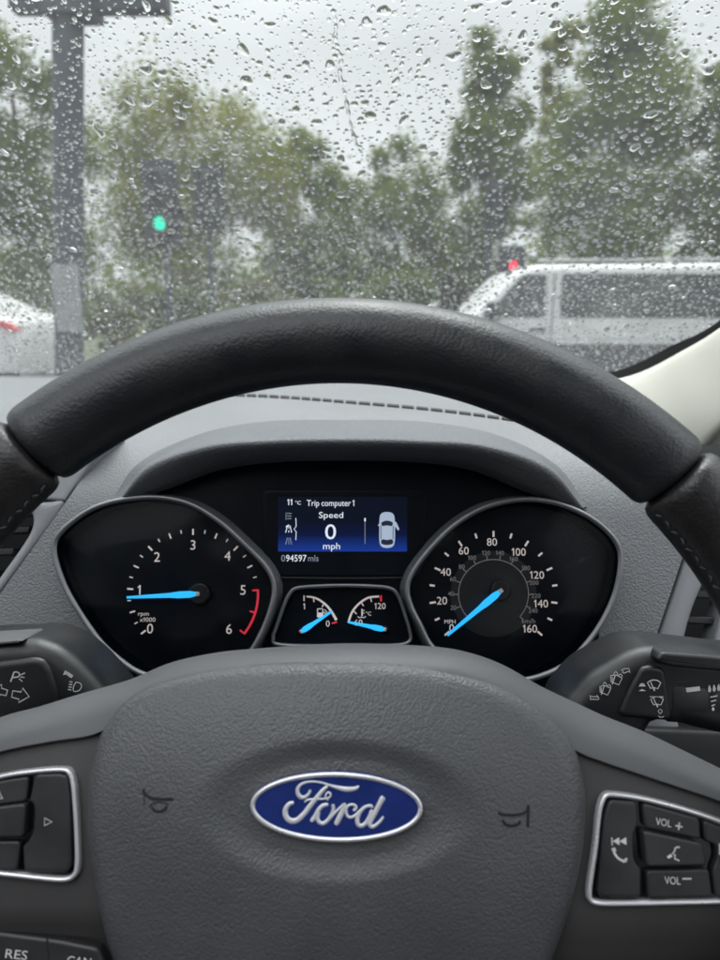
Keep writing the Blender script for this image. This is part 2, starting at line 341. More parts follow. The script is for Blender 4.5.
# side vent panels
def panel_frame(name, outl, hole, h1, m, tilt_fr, parent):
    a = [tilt_fr.p(x, y, h1) for x, y in outl]; b = [tilt_fr.p(x, y, h1) for x, y in hole]
    return a, b
VF = Frame(CAM+Vector((0, .444, -.12)), 22)
def ring_panel(name, outl, hole, m, h=.0, depth=.03, bev=.0015):   # plate with an opening: matched outline / hole point lists
    o = [VF.p(x, y, h) for x, y in outl]; q = [VF.p(x, y, h) for x, y in hole]
    o = cr(o, 4, True); q = cr(q, 4, True)
    if area(o) < 0: o, q = o[::-1], q[::-1]
    mb = MB(); rows = [[(x, y, h-depth) for x, y in o], [(x, y, h-bev) for x, y in o], [(x, y, h) for x, y in offset(o, bev)], [(x, y, h) for x, y in offset(q, -bev*2)], [(x, y, h-bev) for x, y in offset(q, -bev*.6)], [(x, y, h-bev*2.5) for x, y in q], [(x, y, h-depth) for x, y in offset(q, .001)]]
    mb.loft(rows, True); ob = mb.build(name, m, dash, angle=50)
    ob.matrix_parent_inverse = DI; ob.matrix_world = VF.m; return ob
def vf_build(mb, name, m, **k):
    ob = mb.build(name, m, dash, **k); ob.matrix_parent_inverse = DI; ob.matrix_world = VF.m; return ob
# left: plain upper panel, then the vent surround below it
mb = MB(); mb.slab([VF.p(x, y, .004) for x, y in ((108.5, 431), (95.5, 456), (65.5, 501), (44, 499.2), (0, 497), (-120, 492), (-120, 431))], -.03, .004, .0015); vf_build(mb, 'trim_panel', M['trim'])
ring_panel('vent_surround', [(64, 503.5), (30, 552), (-2, 595), (-48, 655), (-100, 700), (-150, 690), (-170, 600), (-160, 520), (-100, 496), (0, 499), (42, 502)],
           [(31, 517), (27, 535), (0, 574), (-35, 622), (-80, 660), (-115, 650), (-125, 600), (-118, 545), (-70, 520), (0, 512), (24, 511)], M['trim'], .004)
mb = MB()
for k in range(6): mb.slab([VF.p(x, y, -.012) for x, y in ((-120+k*1, 530+k*22), (30-k*16, 526+k*22), (28-k*16, 533+k*22), (-120, 537+k*22))], -.022, -.012, .001)
vf_build(mb, 'vent_louvre', M['dark'])
# right: light uprights either side of a dark vent opening
ring_panel('vent_surround', [(699, 509), (685.5, 556), (672.5, 595), (657.5, 640), (645, 690), (660, 800), (760, 830), (850, 780), (860, 640), (850, 530), (760, 490)],
           [(722, 552), (703, 588), (692, 616), (684, 648), (676, 690), (690, 745), (750, 770), (815, 740), (825, 640), (815, 560), (760, 535)], M['trim'], .004)
mb = MB(); mb.slab([VF.p(x, y, .0) for x, y in ((735, 560), (746, 560), (728, 640), (722, 700), (711, 700), (716, 640))], -.02, -.001, .002); vf_build(mb, 'vent_upright', M['trim'])
mb = MB()
for k in range(7): mb.slab([VF.p(x, y, -.008) for x, y in ((690-k*2, 590+k*26), (820, 594+k*26), (820, 602+k*26), (688-k*2, 598+k*26))], -.02, -.008, .0012)
vf_build(mb, 'vent_louvre', M['dark'])
# dark lower dash around the steering column
mb = MB(); c = [CF.p(x, y, .0) for x, y in ((-260, 700), (900, 735), (900, 1400), (-260, 1400))]
mb.slab(c, -.02, .004, .003); lo = mb.build('knee_panel', M['dark'], dash); lo.matrix_parent_inverse = DI; lo.matrix_world = CF.m
mb = MB()
mb.slab(rounded([CF.p(x, y, .05) for x, y in ((110, 740), (200, 705), (345, 690), (480, 700), (560, 715), (640, 735), (655, 760), (600, 1000), (110, 1000))], .02), 0.004, .05, .012, 5)
lo = mb.build('column_shroud', M['dark'], dash); lo.matrix_parent_inverse = DI; lo.matrix_world = CF.m
# ------------------------------------------------------------------ instrument cluster
clus = tag(empty('instrument_cluster', CF.m), 'black instrument cluster with two blue-needle dials and a small lit screen between them', 'instrument cluster')
mb = MB()
mb.slab(rounded([CF.p(x, y, .004) for x, y in ((100, 520), (150, 470), (230, 440), (345, 432), (460, 440), (540, 470), (600, 520), (600, 690), (100, 690))], .02), -.03, .003, .001)
mb.build('backing_panel', M['dial'], clus)
BL = [(54, 549), (61, 532), (85, 513), (109, 503), (141, 498), (168, 499), (193, 506), (220, 523), (245, 546), (266, 568), (273.5, 588), (269, 612), (259, 636), (246, 656), (220, 677), (184, 684), (144, 674), (123, 662), (99, 640), (75, 605), (61, 577)]
BR = [(408, 590), (413, 573), (430, 550), (453, 527), (480, 510), (507, 502), (533, 500), (560, 504.5), (587, 516), (607, 531), (618.5, 547), (620.5, 565), (615, 593), (603, 620), (587, 643), (567, 663), (543, 675), (520, 680), (500, 677.5), (457, 662), (433, 647), (420, 623), (412, 607)]
HB = .018; SEC = [(-.0012, -.0012), (-.0004, .0003), (.0006, .0006), (.0016, .0002), (.002, -.0012), (.0012, -.002), (-.0006, -.002)]
HD = .004
def dial(name, outl, label):
    d = tag(empty(name), label); d.parent = clus
    p = ccw([CF.p(x, y, HB) for x, y in cr(outl, 5, True)])
    mb = MB(); mb.sweep([(x, y, HB) for x, y in p], SEC); mb.build('bezel', M['bezel'], d, angle=60)
    mb = MB(); q = offset(p, .0025); mb.loft([[(x, y, HB-.001) for x, y in offset(p, .0004)], [(x, y, .010) for x, y in offset(p, .0016)], [(x, y, HD) for x, y in q]], True); mb.fill(q, HD)
    mb.build('dial_face', M['dial'], d, angle=40)
    mb = MB(); mb.loft([[(x, y, HB-.001) for x, y in offset(p, -.0012)], [(x, y, .006) for x, y in offset(p, -.0032)], [(x, y, -.006) for x, y in offset(p, -.006)]][::-1], True); mb.build('dial_skirt', M['trim'] if False else M['brow'], d, angle=50)
    return d
def cover(par, outl):
    p = offset(ccw([CF.p(x, y, .0145) for x, y in cr(outl, 5, True)]), .0012); q = MB(); q.loft([[(x, y, .0145) for x, y in p], [(x, y, .0157) for x, y in offset(p, .012)], [(x, y, .0163) for x, y in offset(p, .024)]], True); q.fill(offset(p, .024), .0163); q.build('clear_cover', M['cover'], par)
mc = bpy.data.materials.new('clear_cover'); mc.use_nodes = True; t_ = mc.node_tree; t_.nodes.remove(t_.nodes['Principled BSDF']); a_ = t_.nodes.new('ShaderNodeBsdfTransparent'); b_ = t_.nodes.new('ShaderNodeBsdfGlossy'); b_.inputs['Roughness'].default_value = .12; x_ = t_.nodes.new('ShaderNodeMixShader'); l_ = t_.nodes.new('ShaderNodeLayerWeight'); l_.inputs[0].default_value = .16
t_.links.new(l_.outputs['Fresnel'], x_.inputs[0]); t_.links.new(a_.outputs[0], x_.inputs[1]); t_.links.new(b_.outputs[0], x_.inputs[2]); t_.links.new(x_.outputs[0], t_.nodes['Material Output'].inputs[0]); M['cover'] = mc
tach = dial('tachometer', BL, 'left dial with a blue needle and a red arc near 6')
spd = dial('speedometer', BR, 'right dial numbered to 160 with a blue needle at zero')
hp = HD+.0006
def tick(mb, fr, c, rx, ry, a, r0, r1, w, h):
    ca, sa = math.cos(R(a)), math.sin(R(a)); k = fr.sc(*c, h)
    p0 = fr.p(c[0]+rx*r0*ca, c[1]-ry*r0*sa, h); p1 = fr.p(c[0]+rx*r1*ca, c[1]-ry*r1*sa, h); mb.stroke([p0, p1], w*k, h)
K = CF.sc(343, 590, HD)
# rev counter
mb = MB()
for i in range(0, 25):
    a = 218-i*(256/24)
    if i > 19: continue
    r0, w_ = ((.91, 1.7) if i % 4 == 0 else (.915, 1.5) if i % 2 == 0 else (.945, 1.1))
    tick(mb, CF, (193, 594), 66, 65, a, r0, 1.0, w_, hp)
for t, x, y in (('0', 150, 628.6), ('1', 139, 590), ('2', 157, 557), ('3', 193, 545), ('4', 227.5, 556), ('5', 243, 590), ('6', 229, 629)): mb.text(t, *CF.p(x, y, hp), hp, 9.6*K)
mb.text('rpm', *CF.p(143.5, 613.6, hp), hp, 4*K, 10.5*K); mb.text('x1000', *CF.p(147.6, 619.6, hp), hp, 4.1*K, 15.5*K)
mb.build('dial_lettering', M['lit_white'], tach, smooth=False)
mb = MB(); mb.stroke([CF.p(193+65*math.cos(R(a)), 594-64.5*math.sin(R(a)), hp) for a in [3.5-k*41.5/20 for k in range(21)]], 2.3*K, hp)
for a in (3.5, -17, -38): tick(mb, CF, (193, 594), 66, 65, a, .9, 1.0, 1.7, hp)
mb.build('red_arc', M['lit_red'], tach, smooth=False)
def needle(par, piv, tip, wb, wt, blunt, h=.0095):
    n = MB(); a = CF.p(*piv, h); b = CF.p(*tip, h); d = (b[0]-a[0], b[1]-a[1]); l = math.hypot(*d); ux, uy = d[0]/l, d[1]/l; k = K
    def P(t, s): return (a[0]+ux*t*l-uy*s*k, a[1]+uy*t*l+ux*s*k)
    out = [P(.04, wb*.32), P(.12, wb/2), P(.28, wb/2), P(.4, wb*.36), P(1, wt/2), P(1, -wt/2), P(.4, -wb*.36), P(.28, -wb/2), P(.12, -wb/2), P(.04, -wb*.32)]
    n.slab(out, h-.0012, h, .0004); n.build('needle', M['needle'], par)
    n = MB(); n.slab([P(-.02, wb*.3), P(.038, wb*.36), P(.038, -wb*.36), P(-.02, -wb*.3)], h-.0012, h, .0003); n.build('needle_tail', M['chrome'], par)
    n = MB(); n.slab([(a[0]+math.cos(t)*wb*blunt*k, a[1]+math.sin(t)*wb*blunt*k) for t in [q*2*math.pi/32 for q in range(32)]], HD, h-.0018, .0015); n.build('needle_hub', M['needle_hub'], par)
needle(tach, (198, 594), (126.5, 597.5), 6.6, 2.2, 1.75)
# speedometer
mb = MB(); cc = (493.5, 594)
mb.fill([CF.p(cc[0]+43*math.cos(t), cc[1]-43*math.sin(t), HD+.0003) for t in [q*2*math.pi/64 for q in range(64)]], HD+.0003)
mb.build('inner_disc', M['dial_grey'], spd, smooth=False)
mb = MB()
for i in range(0, 17):
    a = 221-i*(262/16); r0, w_ = (.905, 1.9) if i % 2 == 0 else (.92, 1.9); tick(mb, CF, cc, 64.5, 63, a, r0, 1.0, w_, hp)
for t, x, y in (('0', 451.7, 628), ('20', 442, 600.7), ('40', 445.7, 572), ('60', 463.7, 550.7), ('80', 492, 542), ('100', 518.7, 552), ('120', 537, 575), ('140', 541, 603.7), ('160', 530, 628.7)): mb.text(t, *CF.p(x, y, hp), hp, 7.6*K)
mb.text('MPH', *CF.p(450, 621.7, hp), hp, 3.8*K, 11*K)
mb.build('dial_lettering', M['lit_white'], spd, smooth=False)
mb = MB(); mb.stroke([CF.p(cc[0]+35*math.cos(R(a)), cc[1]-34.5*math.sin(R(a)), hp) for a in [221-k*262/60 for k in range(61)]], .7*K, hp)
for i in range(0, 14): tick(mb, CF, cc, 35, 34.5, 221-i*20.15, 1.0, 1.13, .8, hp)
for t, x, y in (('20', 453.3, 607.7), ('40', 451, 593.7), ('60', 453, 579), ('80', 461.7, 566.7), ('100', 472, 557.7), ('120', 486, 553), ('140', 500, 553), ('160', 513.7, 559), ('180', 526, 568), ('200', 534, 582.7), ('220', 536, 595.7), ('240', 533, 610.7)): mb.text(t, *CF.p(x, y, hp), hp, 4.4*K)
mb.text('km/h', *CF.p(528.5, 621, hp), hp, 4.6*K, 13*K)
mb.build('small_lettering', M['lit_dim'], spd, smooth=False)
needle(spd, (501.5, 590.5), (447.5, 635.5), 6.8, 2.4, 1.6)
cover(tach, BL); cover(spd, BR)
# fuel and temperature
sg = tag(empty('fuel_and_temperature_gauge'), 'small lower gauge pair with two short blue needles'); sg.parent = clus
BS = [(273.5, 638), (276, 629), (284, 606), (289.5, 594.5), (297, 588.6), (320, 586.6), (345, 586), (368, 586.6), (388, 588.4), (397, 594.5), (404, 612.5), (410, 634), (408, 642), (392, 645), (345, 646), (281, 644.5)]
p = ccw([CF.p(x, y, .012) for x, y in cr(BS, 5, True)])
mb = MB(); mb.sweep([(x, y, .012) for x, y in p], [(a*.7, b*.7) for a, b in SEC]); mb.build('bezel', M['bezel'], sg, angle=60)
mb = MB(); q = offset(p, .0012); mb.loft([[(x, y, .0115) for x, y in p], [(x, y, HD) for x, y in q]], True); mb.fill(q, HD); mb.build('dial_face', M['dial'], sg)
mb = MB()
fa = cr([(306.5, 596.6), (313, 597.3), (320, 600.3), (327, 606), (332, 612.5), (336.3, 620)], 5)
ta = cr([(348.8, 621), (351, 614.5), (354.5, 608.5), (361, 602), (369, 597.5), (379, 596.4)], 5)
for arc in (fa, ta): mb.stroke([CF.p(x, y, hp) for x, y in arc], [ (1.5+1.2*k/len(arc))*K for k in range(len(arc))] if arc is fa else 2.0*K, hp)
for p0, p1, w_ in (((304, 595.4), (304, 601), 1.2), ((313.5, 597), (314, 602), 1.1), ((324.5, 603), (322, 607), 1.1), ((332.5, 611.5), (329, 613), 1), ((347.6, 621.6), (351.5, 622.6), 1.1), ((353.8, 611), (356.5, 614), 1.1), ((361, 602), (363.5, 606), 1.1), ((370.5, 597), (371.5, 602), 1.1)): mb.stroke([CF.p(*p0, hp), CF.p(*p1, hp)], w_*K, hp)
mb.text('1', *CF.p(304, 606.3, hp), hp, 6*K); mb.text('0', *CF.p(327.8, 623.6, hp), hp, 6*K); mb.text('120', *CF.p(380, 606, hp), hp, 6*K); mb.text('60', *CF.p(358.5, 622.6, hp), hp, 6*K)
def P2(pts, h=hp, fr=CF): return [fr.p(x, y, h) for x, y in pts]
mb.stroke(P2(rounded([(317.5, 608.8), (322.8, 608.8), (322.8, 617), (317.5, 617)], .6)), .9*K, hp, True); mb.fill(P2([(318, 612.6), (322.4, 612.6), (322.4, 616.8), (318, 616.8)]), hp+.0001); mb.stroke(P2([(323.2, 612), (325, 612.6), (325.2, 616), (326.6, 615.6), (326.4, 611.4), (324.4, 609.4)]), .7*K, hp); mb.fill(P2([(328, 611.6), (329.8, 613.2), (328, 614.8)]), hp)
mb.stroke(P2([(362, 609), (362, 616)]), 1.3*K, hp); mb.stroke(P2([(362.4, 610.4), (364.6, 610.4)]), .7*K, hp); mb.stroke(P2([(362.4, 613), (364.6, 613)]), .7*K, hp); mb.stroke(P2([(357.6, 616.6), (359.6, 617.8), (361.5, 616.9), (363.5, 617.8), (366, 616.6)]), .8*K, hp)
mb.text('°C', *CF.p(368.6, 613.6, hp), hp, 3.6*K)
mb.build('dial_lettering', M['lit_white'], sg, smooth=False)
mb = MB(); mb.stroke(P2([(331.8, 623.4), (337, 622)]), 1.6*K, hp); mb.build('red_mark', M['lit_red'], sg, smooth=False); mb = MB(); mb.stroke(P2([(381, 595.4), (381, 601.4)]), 1.9*K, hp); mb.build('red_mark', M['lit_red'], sg, smooth=False)
needle(sg, (300.6, 632.2), (332, 611.4), 5.4, 1.8, .7, .0085); needle(sg, (385.6, 629.8), (348, 622.2), 5.4, 1.8, .7, .0085)
# screen
HS = .0042
m = bpy.data.materials.new('screen_glow'); m.use_nodes = True; t = m.node_tree; b = t.nodes['Principled BSDF']; b.inputs['Base Color'].default_value = (.004, .005, .009, 1); b.inputs['Roughness'].default_value = .3; b.inputs['Specular IOR Level'].default_value = .08
tcn = t.nodes.new('ShaderNodeTexCoord'); sx = t.nodes.new('ShaderNodeSeparateXYZ'); t.links.new(tcn.outputs['Object'], sx.inputs[0])
y0, y1 = CF.p(345, 551.5, HS)[1], CF.p(345, 521, HS)[1]
r_ = t.nodes.new('ShaderNodeMapRange'); r_.inputs[1].default_value = y0; r_.inputs[2].default_value = y1; r_.inputs[3].default_value = 1; r_.inputs[4].default_value = 0; t.links.new(sx.outputs[1], r_.inputs[0])
rp = t.nodes.new('ShaderNodeValToRGB'); rp.color_ramp.elements[0].color = (.002, .004, .011, 1); rp.color_ramp.elements[1].color = (.008, .035, .24, 1); e = rp.color_ramp.elements.new(.45); e.color = (.002, .006, .036, 1); t.links.new(r_.outputs[0], rp.inputs[0]); t.links.new(rp.outputs[0], b.inputs['Emission Color']); b.inputs['Emission Strength'].default_value = 1
M['screen'] = m
scr = tag(empty('trip_screen'), 'small lit screen reading Trip computer 1 and 0 mph'); scr.parent = clus
mb = MB(); mb.slab(rounded(P2([(262, 490), (426, 490), (424, 560), (412, 576), (275, 576), (264, 560)], HS-.0002), .004), .002, HS-.0003, .0004); mb.build('screen_glass', M['dial'], scr)
mb = MB(); mb.slab(P2([(278, 497), (407, 497), (407, 551.5), (278, 551.5)], HS), .0030, HS, .0002); mb.build('display', M['screen'], scr, smooth=False)
mb = MB(); mb.sweep([(x, y, HS+.001) for x, y in cr(P2([(255, 552), (264, 568), (276, 576.5), (300, 577.5), (345, 578), (390, 577.5), (412, 576.5), (420, 568), (428, 552)], HS+.001), 4)], [(-.0004, -.001), (-.0003, .0004), (.0005, .0004), (.0008, -.001)], closed=False); mb.build('screen_trim', M['dark'], scr)
hs = HS+.0004
mb = MB()
mb.text('11', *CF.p(289.7, 502.2, hs), hs, 6.2*K); mb.text('°C', *CF.p(298, 502.8, hs), hs, 3.6*K, 5.8*K); mb.text('Trip computer 1', *CF.p(330.5, 503, hs), hs, 6.2*K, 48*K)
mb.text('Speed', *CF.p(331, 515, hs), hs, 6*K, 24.5*K); mb.text('0', *CF.p(330.6, 531.8, hs), hs, 15.2*K, 11*K); mb.text('mph', *CF.p(331.6, 546, hs), hs, 6.4*K, 17*K)
mb.text('94597', *CF.p(296.2, 558.2, hs), hs, 6.6*K, 20.5*K)
mb.stroke(P2([(295.8, 518), (296.2, 526.4), (294, 529), (296.2, 531.6), (295.8, 540)], hs), .7*K, hs)
mb.fill(P2([(364.3, 518), (365.7, 518), (365.7, 521.5), (364.3, 521.5)], hs), hs)
for dx in (0,):
    mb.stroke(P2([(285.6, 532.6), (287.4, 525.6)], hs), .8*K, hs); mb.stroke(P2([(291.6, 532.6), (290, 525.6)], hs), .8*K, hs); mb.stroke(P2([(288.7, 532.4), (288.7, 530.4)], hs), .8*K, hs); mb.stroke(P2([(288.7, 528.4), (288.7, 526)], hs), .7*K, hs); mb.stroke(P2([(286, 527), (289, 524.9)], hs), 1.2*K, hs)
mb.build('screen_lettering', M['scr_white'], scr, smooth=False)
mb = MB(); mb.text('0', *CF.p(283.2, 558.2, hs), hs, 6.6*K, 4*K); mb.text('mls', *CF.p(313.3, 558.2, hs), hs, 6.2*K, 10.6*K); mb.build('odometer_lettering', M['scr_dim'], scr, smooth=False); mb = MB()
for k in range(3): mb.stroke(P2([(287, 513.4+k*2.6), (291.5, 513.4+k*2.6)], hs), .8*K, hs)
mb.stroke(P2([(286, 512.6), (286, 520)], hs), .6*K, hs); mb.stroke(P2([(365, 522), (365, 544)], hs), .6*K, hs)
mb.stroke(P2([(285.6, 544.6), (287.4, 537.6)], hs), .8*K, hs); mb.stroke(P2([(291.6, 544.6), (290, 537.6)], hs), .8*K, hs); mb.stroke(P2([(288.7, 544.4), (288.7, 538)], hs), .6*K, hs)
mb.build('menu_icons', M['scr_dim'], scr, smooth=False)
mb = MB(); body = cr([(387, 512), (392.5, 513.4), (394.6, 518), (395, 530), (394.8, 541), (392.8, 546.4), (387, 548), (381.4, 546.4), (379.4, 541), (379.2, 530), (379.6, 518), (381.6, 513.4)], 4, True)
mb.fill(P2(body, hs), hs); mb.fill(P2([(394.6, 521.6), (396.2, 522), (399.4, 529), (398, 530.6), (394.8, 526)], hs), hs); mb.fill(P2([(379.4, 523.6), (377.6, 525.4), (379.4, 526)], hs), hs); mb.build('screen_car', M['scr_car'], scr, smooth=False)
mb = MB(); h2 = hs+.0002; mb.fill(P2(cr([(381.6, 522.4), (387, 520.6), (392.6, 522.4), (391.8, 526), (387, 525.4), (382.2, 526)], 3, True), h2), h2); mb.fill(P2(cr([(382, 539.4), (387, 540), (392.2, 539.4), (392.8, 543.6), (387, 545), (381.4, 543.6)], 3, True), h2), h2)
mb.stroke(P2([(380.8, 526), (381, 539)], h2), .7*K, h2); mb.stroke(P2([(393.2, 526), (393, 539)], h2), .7*K, h2); mb.build('screen_car_glass', M['scr_line'], scr, smooth=False)

# ------------------------------------------------------------------ steering wheel
_d = ray(335, 817); WF = Frame(CAM+_d*.246, 25)
sw = tag(empty('steering_wheel', WF.m), 'black leather steering wheel with a blue oval badge and silver framed buttons', 'steering wheel')
RC, RT_ = .1727, .0163
def rim_arc(a0, a1, n, scale=1.0, ends=(0, 0), bulge=0):
    rows = []
    for i in range(n+1):
        t = i/n; a = R(a0+(a1-a0)*t); s = scale
        d0, d1 = abs(a-R(a0))*RC, abs(R(a1)-a)*RC
        for d, on in ((d0, ends[0]), (d1, ends[1])):
            if on and d < .006: s *= 1-.16*(1-(1-(1-d/.006)**2)**.5)*1.4
        s *= 1+bulge*math.sin(math.pi*t)
        rows.append([( (RC+RT_*s*math.cos(p))*math.sin(a), (RC+RT_*s*math.cos(p))*math.cos(a), RT_*s*1.02*math.sin(p)) for p in [k*2*math.pi/40 for k in range(40)]])
    return MB().loft(rows, True, True, True)
SA, SL = 46.8, 41.6
rim_arc(-SL, SA, 180, 1.0, (1, 1)).build('rim', M['rim_leather'], sw, angle=180)
for sg_ in (1, -1):
    SG = SA if sg_ > 0 else SL; a0, a1 = (SA+.12, 118) if sg_ > 0 else (-118, -SL-.12)
    rim_arc(a0, a1, 140, 1.015, (1, 1), .05).build('grip', M['grip_leather'], sw, angle=180)
    mb = MB()
    for k in range(46):
        a = R(sg_*(SG+2+k*1.45)); rr = RC-RT_*1.05*math.cos(R(16)); z = RT_*1.05*math.sin(R(16))+.0002; da = .0028/RC*.5; e = .0006*(1 if k % 2 else -1)
        mb.tube([((rr+e)*math.sin(a-da), (rr+e)*math.cos(a-da), z-.0004), ((rr)*math.sin(a), rr*math.cos(a), z+.0005), ((rr-e)*math.sin(a+da), (rr-e)*math.cos(a+da), z-.0004)], .00034, 5)
    mb.build('stitching', M['stitch'], sw, angle=180)
rim_arc(118.2, 241.8, 120, 1.0, (1, 1)).build('rim', M['rim_leather'], sw, angle=180)

# hub shell and spokes
SIL = [(-330, 860), (-220, 812), (-120, 766), (-60, 742), (0, 717.5), (40, 706.5), (77, 695), (130, 679.6), (170, 663), (215, 653), (260, 648.5), (345, 643.5), (430, 646.5), (470, 653), (505, 666), (540, 686), (575, 702.5), (604, 716), (642, 731), (680, 749), (720, 768.5), (790, 803), (880, 850), (1000, 905)]
CRE = [(-330, 905), (-220, 850), (-120, 795), (-60, 772), (0, 752.5), (50, 742.5), (95, 735), (130, 715), (170, 695), (215, 684), (260, 679), (345, 676), (430, 679), (475, 690), (510, 706), (545, 726), (575, 751), (604, 763), (640, 775), (676, 787), (720, 802), (790, 830), (880, 875), (1000, 930)]
def yat(t, x): return ipl([(b, a) for a, b in t], x) if False else next((y0+(y1-y0)*(x-x0)/(x1-x0) for (x0, y0), (x1, y1) in zip(t, t[1:]) if x0 <= x <= x1), t[-1][1])
sils = [(p[0], p[1]) for p in cr(SIL, 5)]; cres = [(p[0], p[1]) for p in cr(CRE, 5)]
xs = [-230+k*1200/170 for k in range(171)]
def sh_row(f, h):
    r = []
    for x in xs:
        y = f(x); hh = h(x) if callable(h) else h; a = WF.p(x, y, hh); r.append((a[0], a[1], hh))
    return r
sy = lambda x: yat(sils, x); cy_ = lambda x: yat(cres, x)
def lift(x): return -.004*max(0, min(1, (abs(x-337)-240)/200))
rows = [sh_row(lambda x: sy(x)+14, -.062), sh_row(lambda x: sy(x)+2, -.05), sh_row(lambda x: sy(x)-.2, -.041), sh_row(lambda x: sy(x), -.036),
        sh_row(lambda x: sy(x)*.9+cy_(x)*.1, -.030), sh_row(lambda x: sy(x)*.72+cy_(x)*.28, -.0245), sh_row(lambda x: sy(x)*.45+cy_(x)*.55, -.0195), sh_row(lambda x: sy(x)*.2+cy_(x)*.8, -.0168), sh_row(lambda x: cy_(x)-1.2, -.0160), sh_row(cy_, -.0168)]
mb = MB(); mb.loft(rows[::-1]); mb.build('spoke_cover', M['spoke'], sw, angle=75)
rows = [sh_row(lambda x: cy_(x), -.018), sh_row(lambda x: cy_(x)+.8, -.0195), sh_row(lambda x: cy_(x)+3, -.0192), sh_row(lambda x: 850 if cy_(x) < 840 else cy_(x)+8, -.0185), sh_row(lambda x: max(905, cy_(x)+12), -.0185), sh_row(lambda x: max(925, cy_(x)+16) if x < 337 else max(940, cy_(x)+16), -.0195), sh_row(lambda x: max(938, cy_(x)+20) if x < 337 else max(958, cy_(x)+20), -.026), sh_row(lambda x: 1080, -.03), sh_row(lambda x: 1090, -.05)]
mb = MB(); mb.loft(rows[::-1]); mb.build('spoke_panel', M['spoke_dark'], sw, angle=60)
mb = MB(); mb.slab([(.098*math.cos(t), -.04+.08*math.sin(t)) for t in [k*2*math.pi/64 for k in range(64)]], -.075, -.045, .01); mb.build('hub', M['dark'], sw)
# leather joint where the right spoke meets the rim
mb = MB(); mb.stroke([WF.p(x, y, -.0155) for x, y in cr([(655, 741), (667, 752), (675, 767), (677.5, 786)], 6)], .0006, [-.0345+.019*k/18 for k in range(19)])
# airbag cover
PAD = [(345, 661), (410, 663.5), (465, 674), (510, 690), (545, 712), (570, 738), (582, 768), (585.5, 800), (583, 850), (573, 905), (557, 960), (530, 1040), (470, 1075), (345, 1085), (210, 1075), (135, 1040), (107, 960), (97, 910), (91, 860), (87.5, 820), (88, 785), (93, 752), (104, 724), (125, 699), (160, 681), (210, 669), (275, 662.5)]
pd = ccw([WF.p(x, y, -.016) for x, y in cr(PAD, 10, True)])
ec = WF.p(337, 807, -.006); ex = (WF.p(424, 809, -.006)[0]-WF.p(250, 805, -.006)[0])/2; ey = (WF.p(337, 771, -.006)[1]-WF.p(337, 843, -.006)[1])/2
pc = WF.p(337, 850, -.016)
def padh(x, y):
    dx, dy = x-pc[0], y-ec[1]
    h = -.004 - (4.6*dy*dy if dy > 0 else 2.3*dy*dy) - .75*dx*dx
    e = math.hypot((x-ec[0])/(ex*1.42), (y-ec[1]+.0008)/(ey*1.75))
    if e < 1.18:
        u = max(0, min(1, (1.18-e)/.42)); u = u*u*(3-2*u); h -= .0026*u
    return h
mb = MB(); NR = 120; rows = []
for i in range(NR+1):
    t = i/NR; t = 1-(1-t)**1.25; r = []
    for ox, oy in pd:
        x, y = pc[0]+(ox-pc[0])*t, pc[1]+(oy-pc[1])*t; d = math.hypot(ox-x, oy-y); h = padh(x, y)
        if d < .010: u = 1-d/.010; h -= .0075*(1-(1-u*u*u)**.5) if u < 1 else .0075
        r.append((x, y, h))
    rows.append(r)
rows[0] = [(pc[0], pc[1], padh(*pc))]*len(pd)
rows.append([(x, y, -.03) for x, y in offset(pd, .0004)])
mb.loft(rows, True); pad = mb.build('airbag_cover', M['pad'], sw, angle=180)
# horn marks pressed into the cover
def on_pad(pts, dz=.0002):
    out = []
    for x, y in pts:
        q = WF.p(x, y, -.008); h = padh(*q); q = WF.p(x, y, h); out.append((q, padh(*q)+dz))
    return out
def engr(mb, pts, w):
    o = on_pad(pts); mb.stroke([q for q, h in o], w, [h for q, h in o])
mb = MB()
engr(mb, cr([(143.5, 789), (144.5, 793), (149, 797), (157, 799), (173.5, 799.3)], 5), .0011); engr(mb, cr([(151.5, 807), (155, 810.5), (160, 811.5), (165, 809.5), (167, 806)], 5), .0009); engr(mb, [(144.2, 793), (144.4, 805)], .00035); engr(mb, cr([(149.5, 806), (153, 803.4), (159, 802.2), (165, 803), (168, 805)], 5), .0004); mb.build('horn_mark', M['ink_line'], pad, smooth=False); mb = MB()
engr(mb, cr([(498.5, 812), (501, 814.2), (512, 815), (522, 813.6), (527, 810.6), (528.3, 805)], 5), .0009); engr(mb, [(528.3, 805), (527.6, 827)], .0010); engr(mb, cr([(502.3, 820), (505, 824), (511, 825.8), (517, 824.6), (520.6, 821)], 5), .0010)
mb.build('horn_mark', M['ink_line'], pad, smooth=False)
# badge
HE = padh(*ec)+.0016
bd = empty('badge'); bd.parent = sw; bd['label'] = 'blue oval badge with silver script lettering and silver edge'
er = math.atan2(WF.p(424, 809, HE)[1]-WF.p(250, 805, HE)[1], WF.p(424, 809, HE)[0]-WF.p(250, 805, HE)[0]); eo = WF.p(336.5, 807, HE)
ex = (WF.p(423.5, 807, HE)[0]-WF.p(249.5, 807, HE)[0])/2; ey = (WF.p(336, 771.3, HE)[1]-WF.p(336, 843.2, HE)[1])/2
def el(k, n=96, d=0): return [(eo[0]+(ex-d)*math.cos(t)*math.cos(er)-(ey-d)*math.sin(t)*math.sin(er), eo[1]+(ex-d)*math.cos(t)*math.sin(er)+(ey-d)*math.sin(t)*math.cos(er)) for t in [q*2*math.pi/n for q in range(n)]]
mb = MB(); mb.slab(el(1), HE-.0045, HE, .0009, 4); mb.build('badge_plate', M['blue_enamel'], bd)
mb = MB(); mb.sweep([(x, y, HE) for x, y in el(1, d=.0011)], [(-.0009, -.0006), (-.0007, .0003), (0, .0007), (.0007, .0004), (.0009, -.0004)]); mb.build('badge_ring', M['chrome'], bd, angle=180)
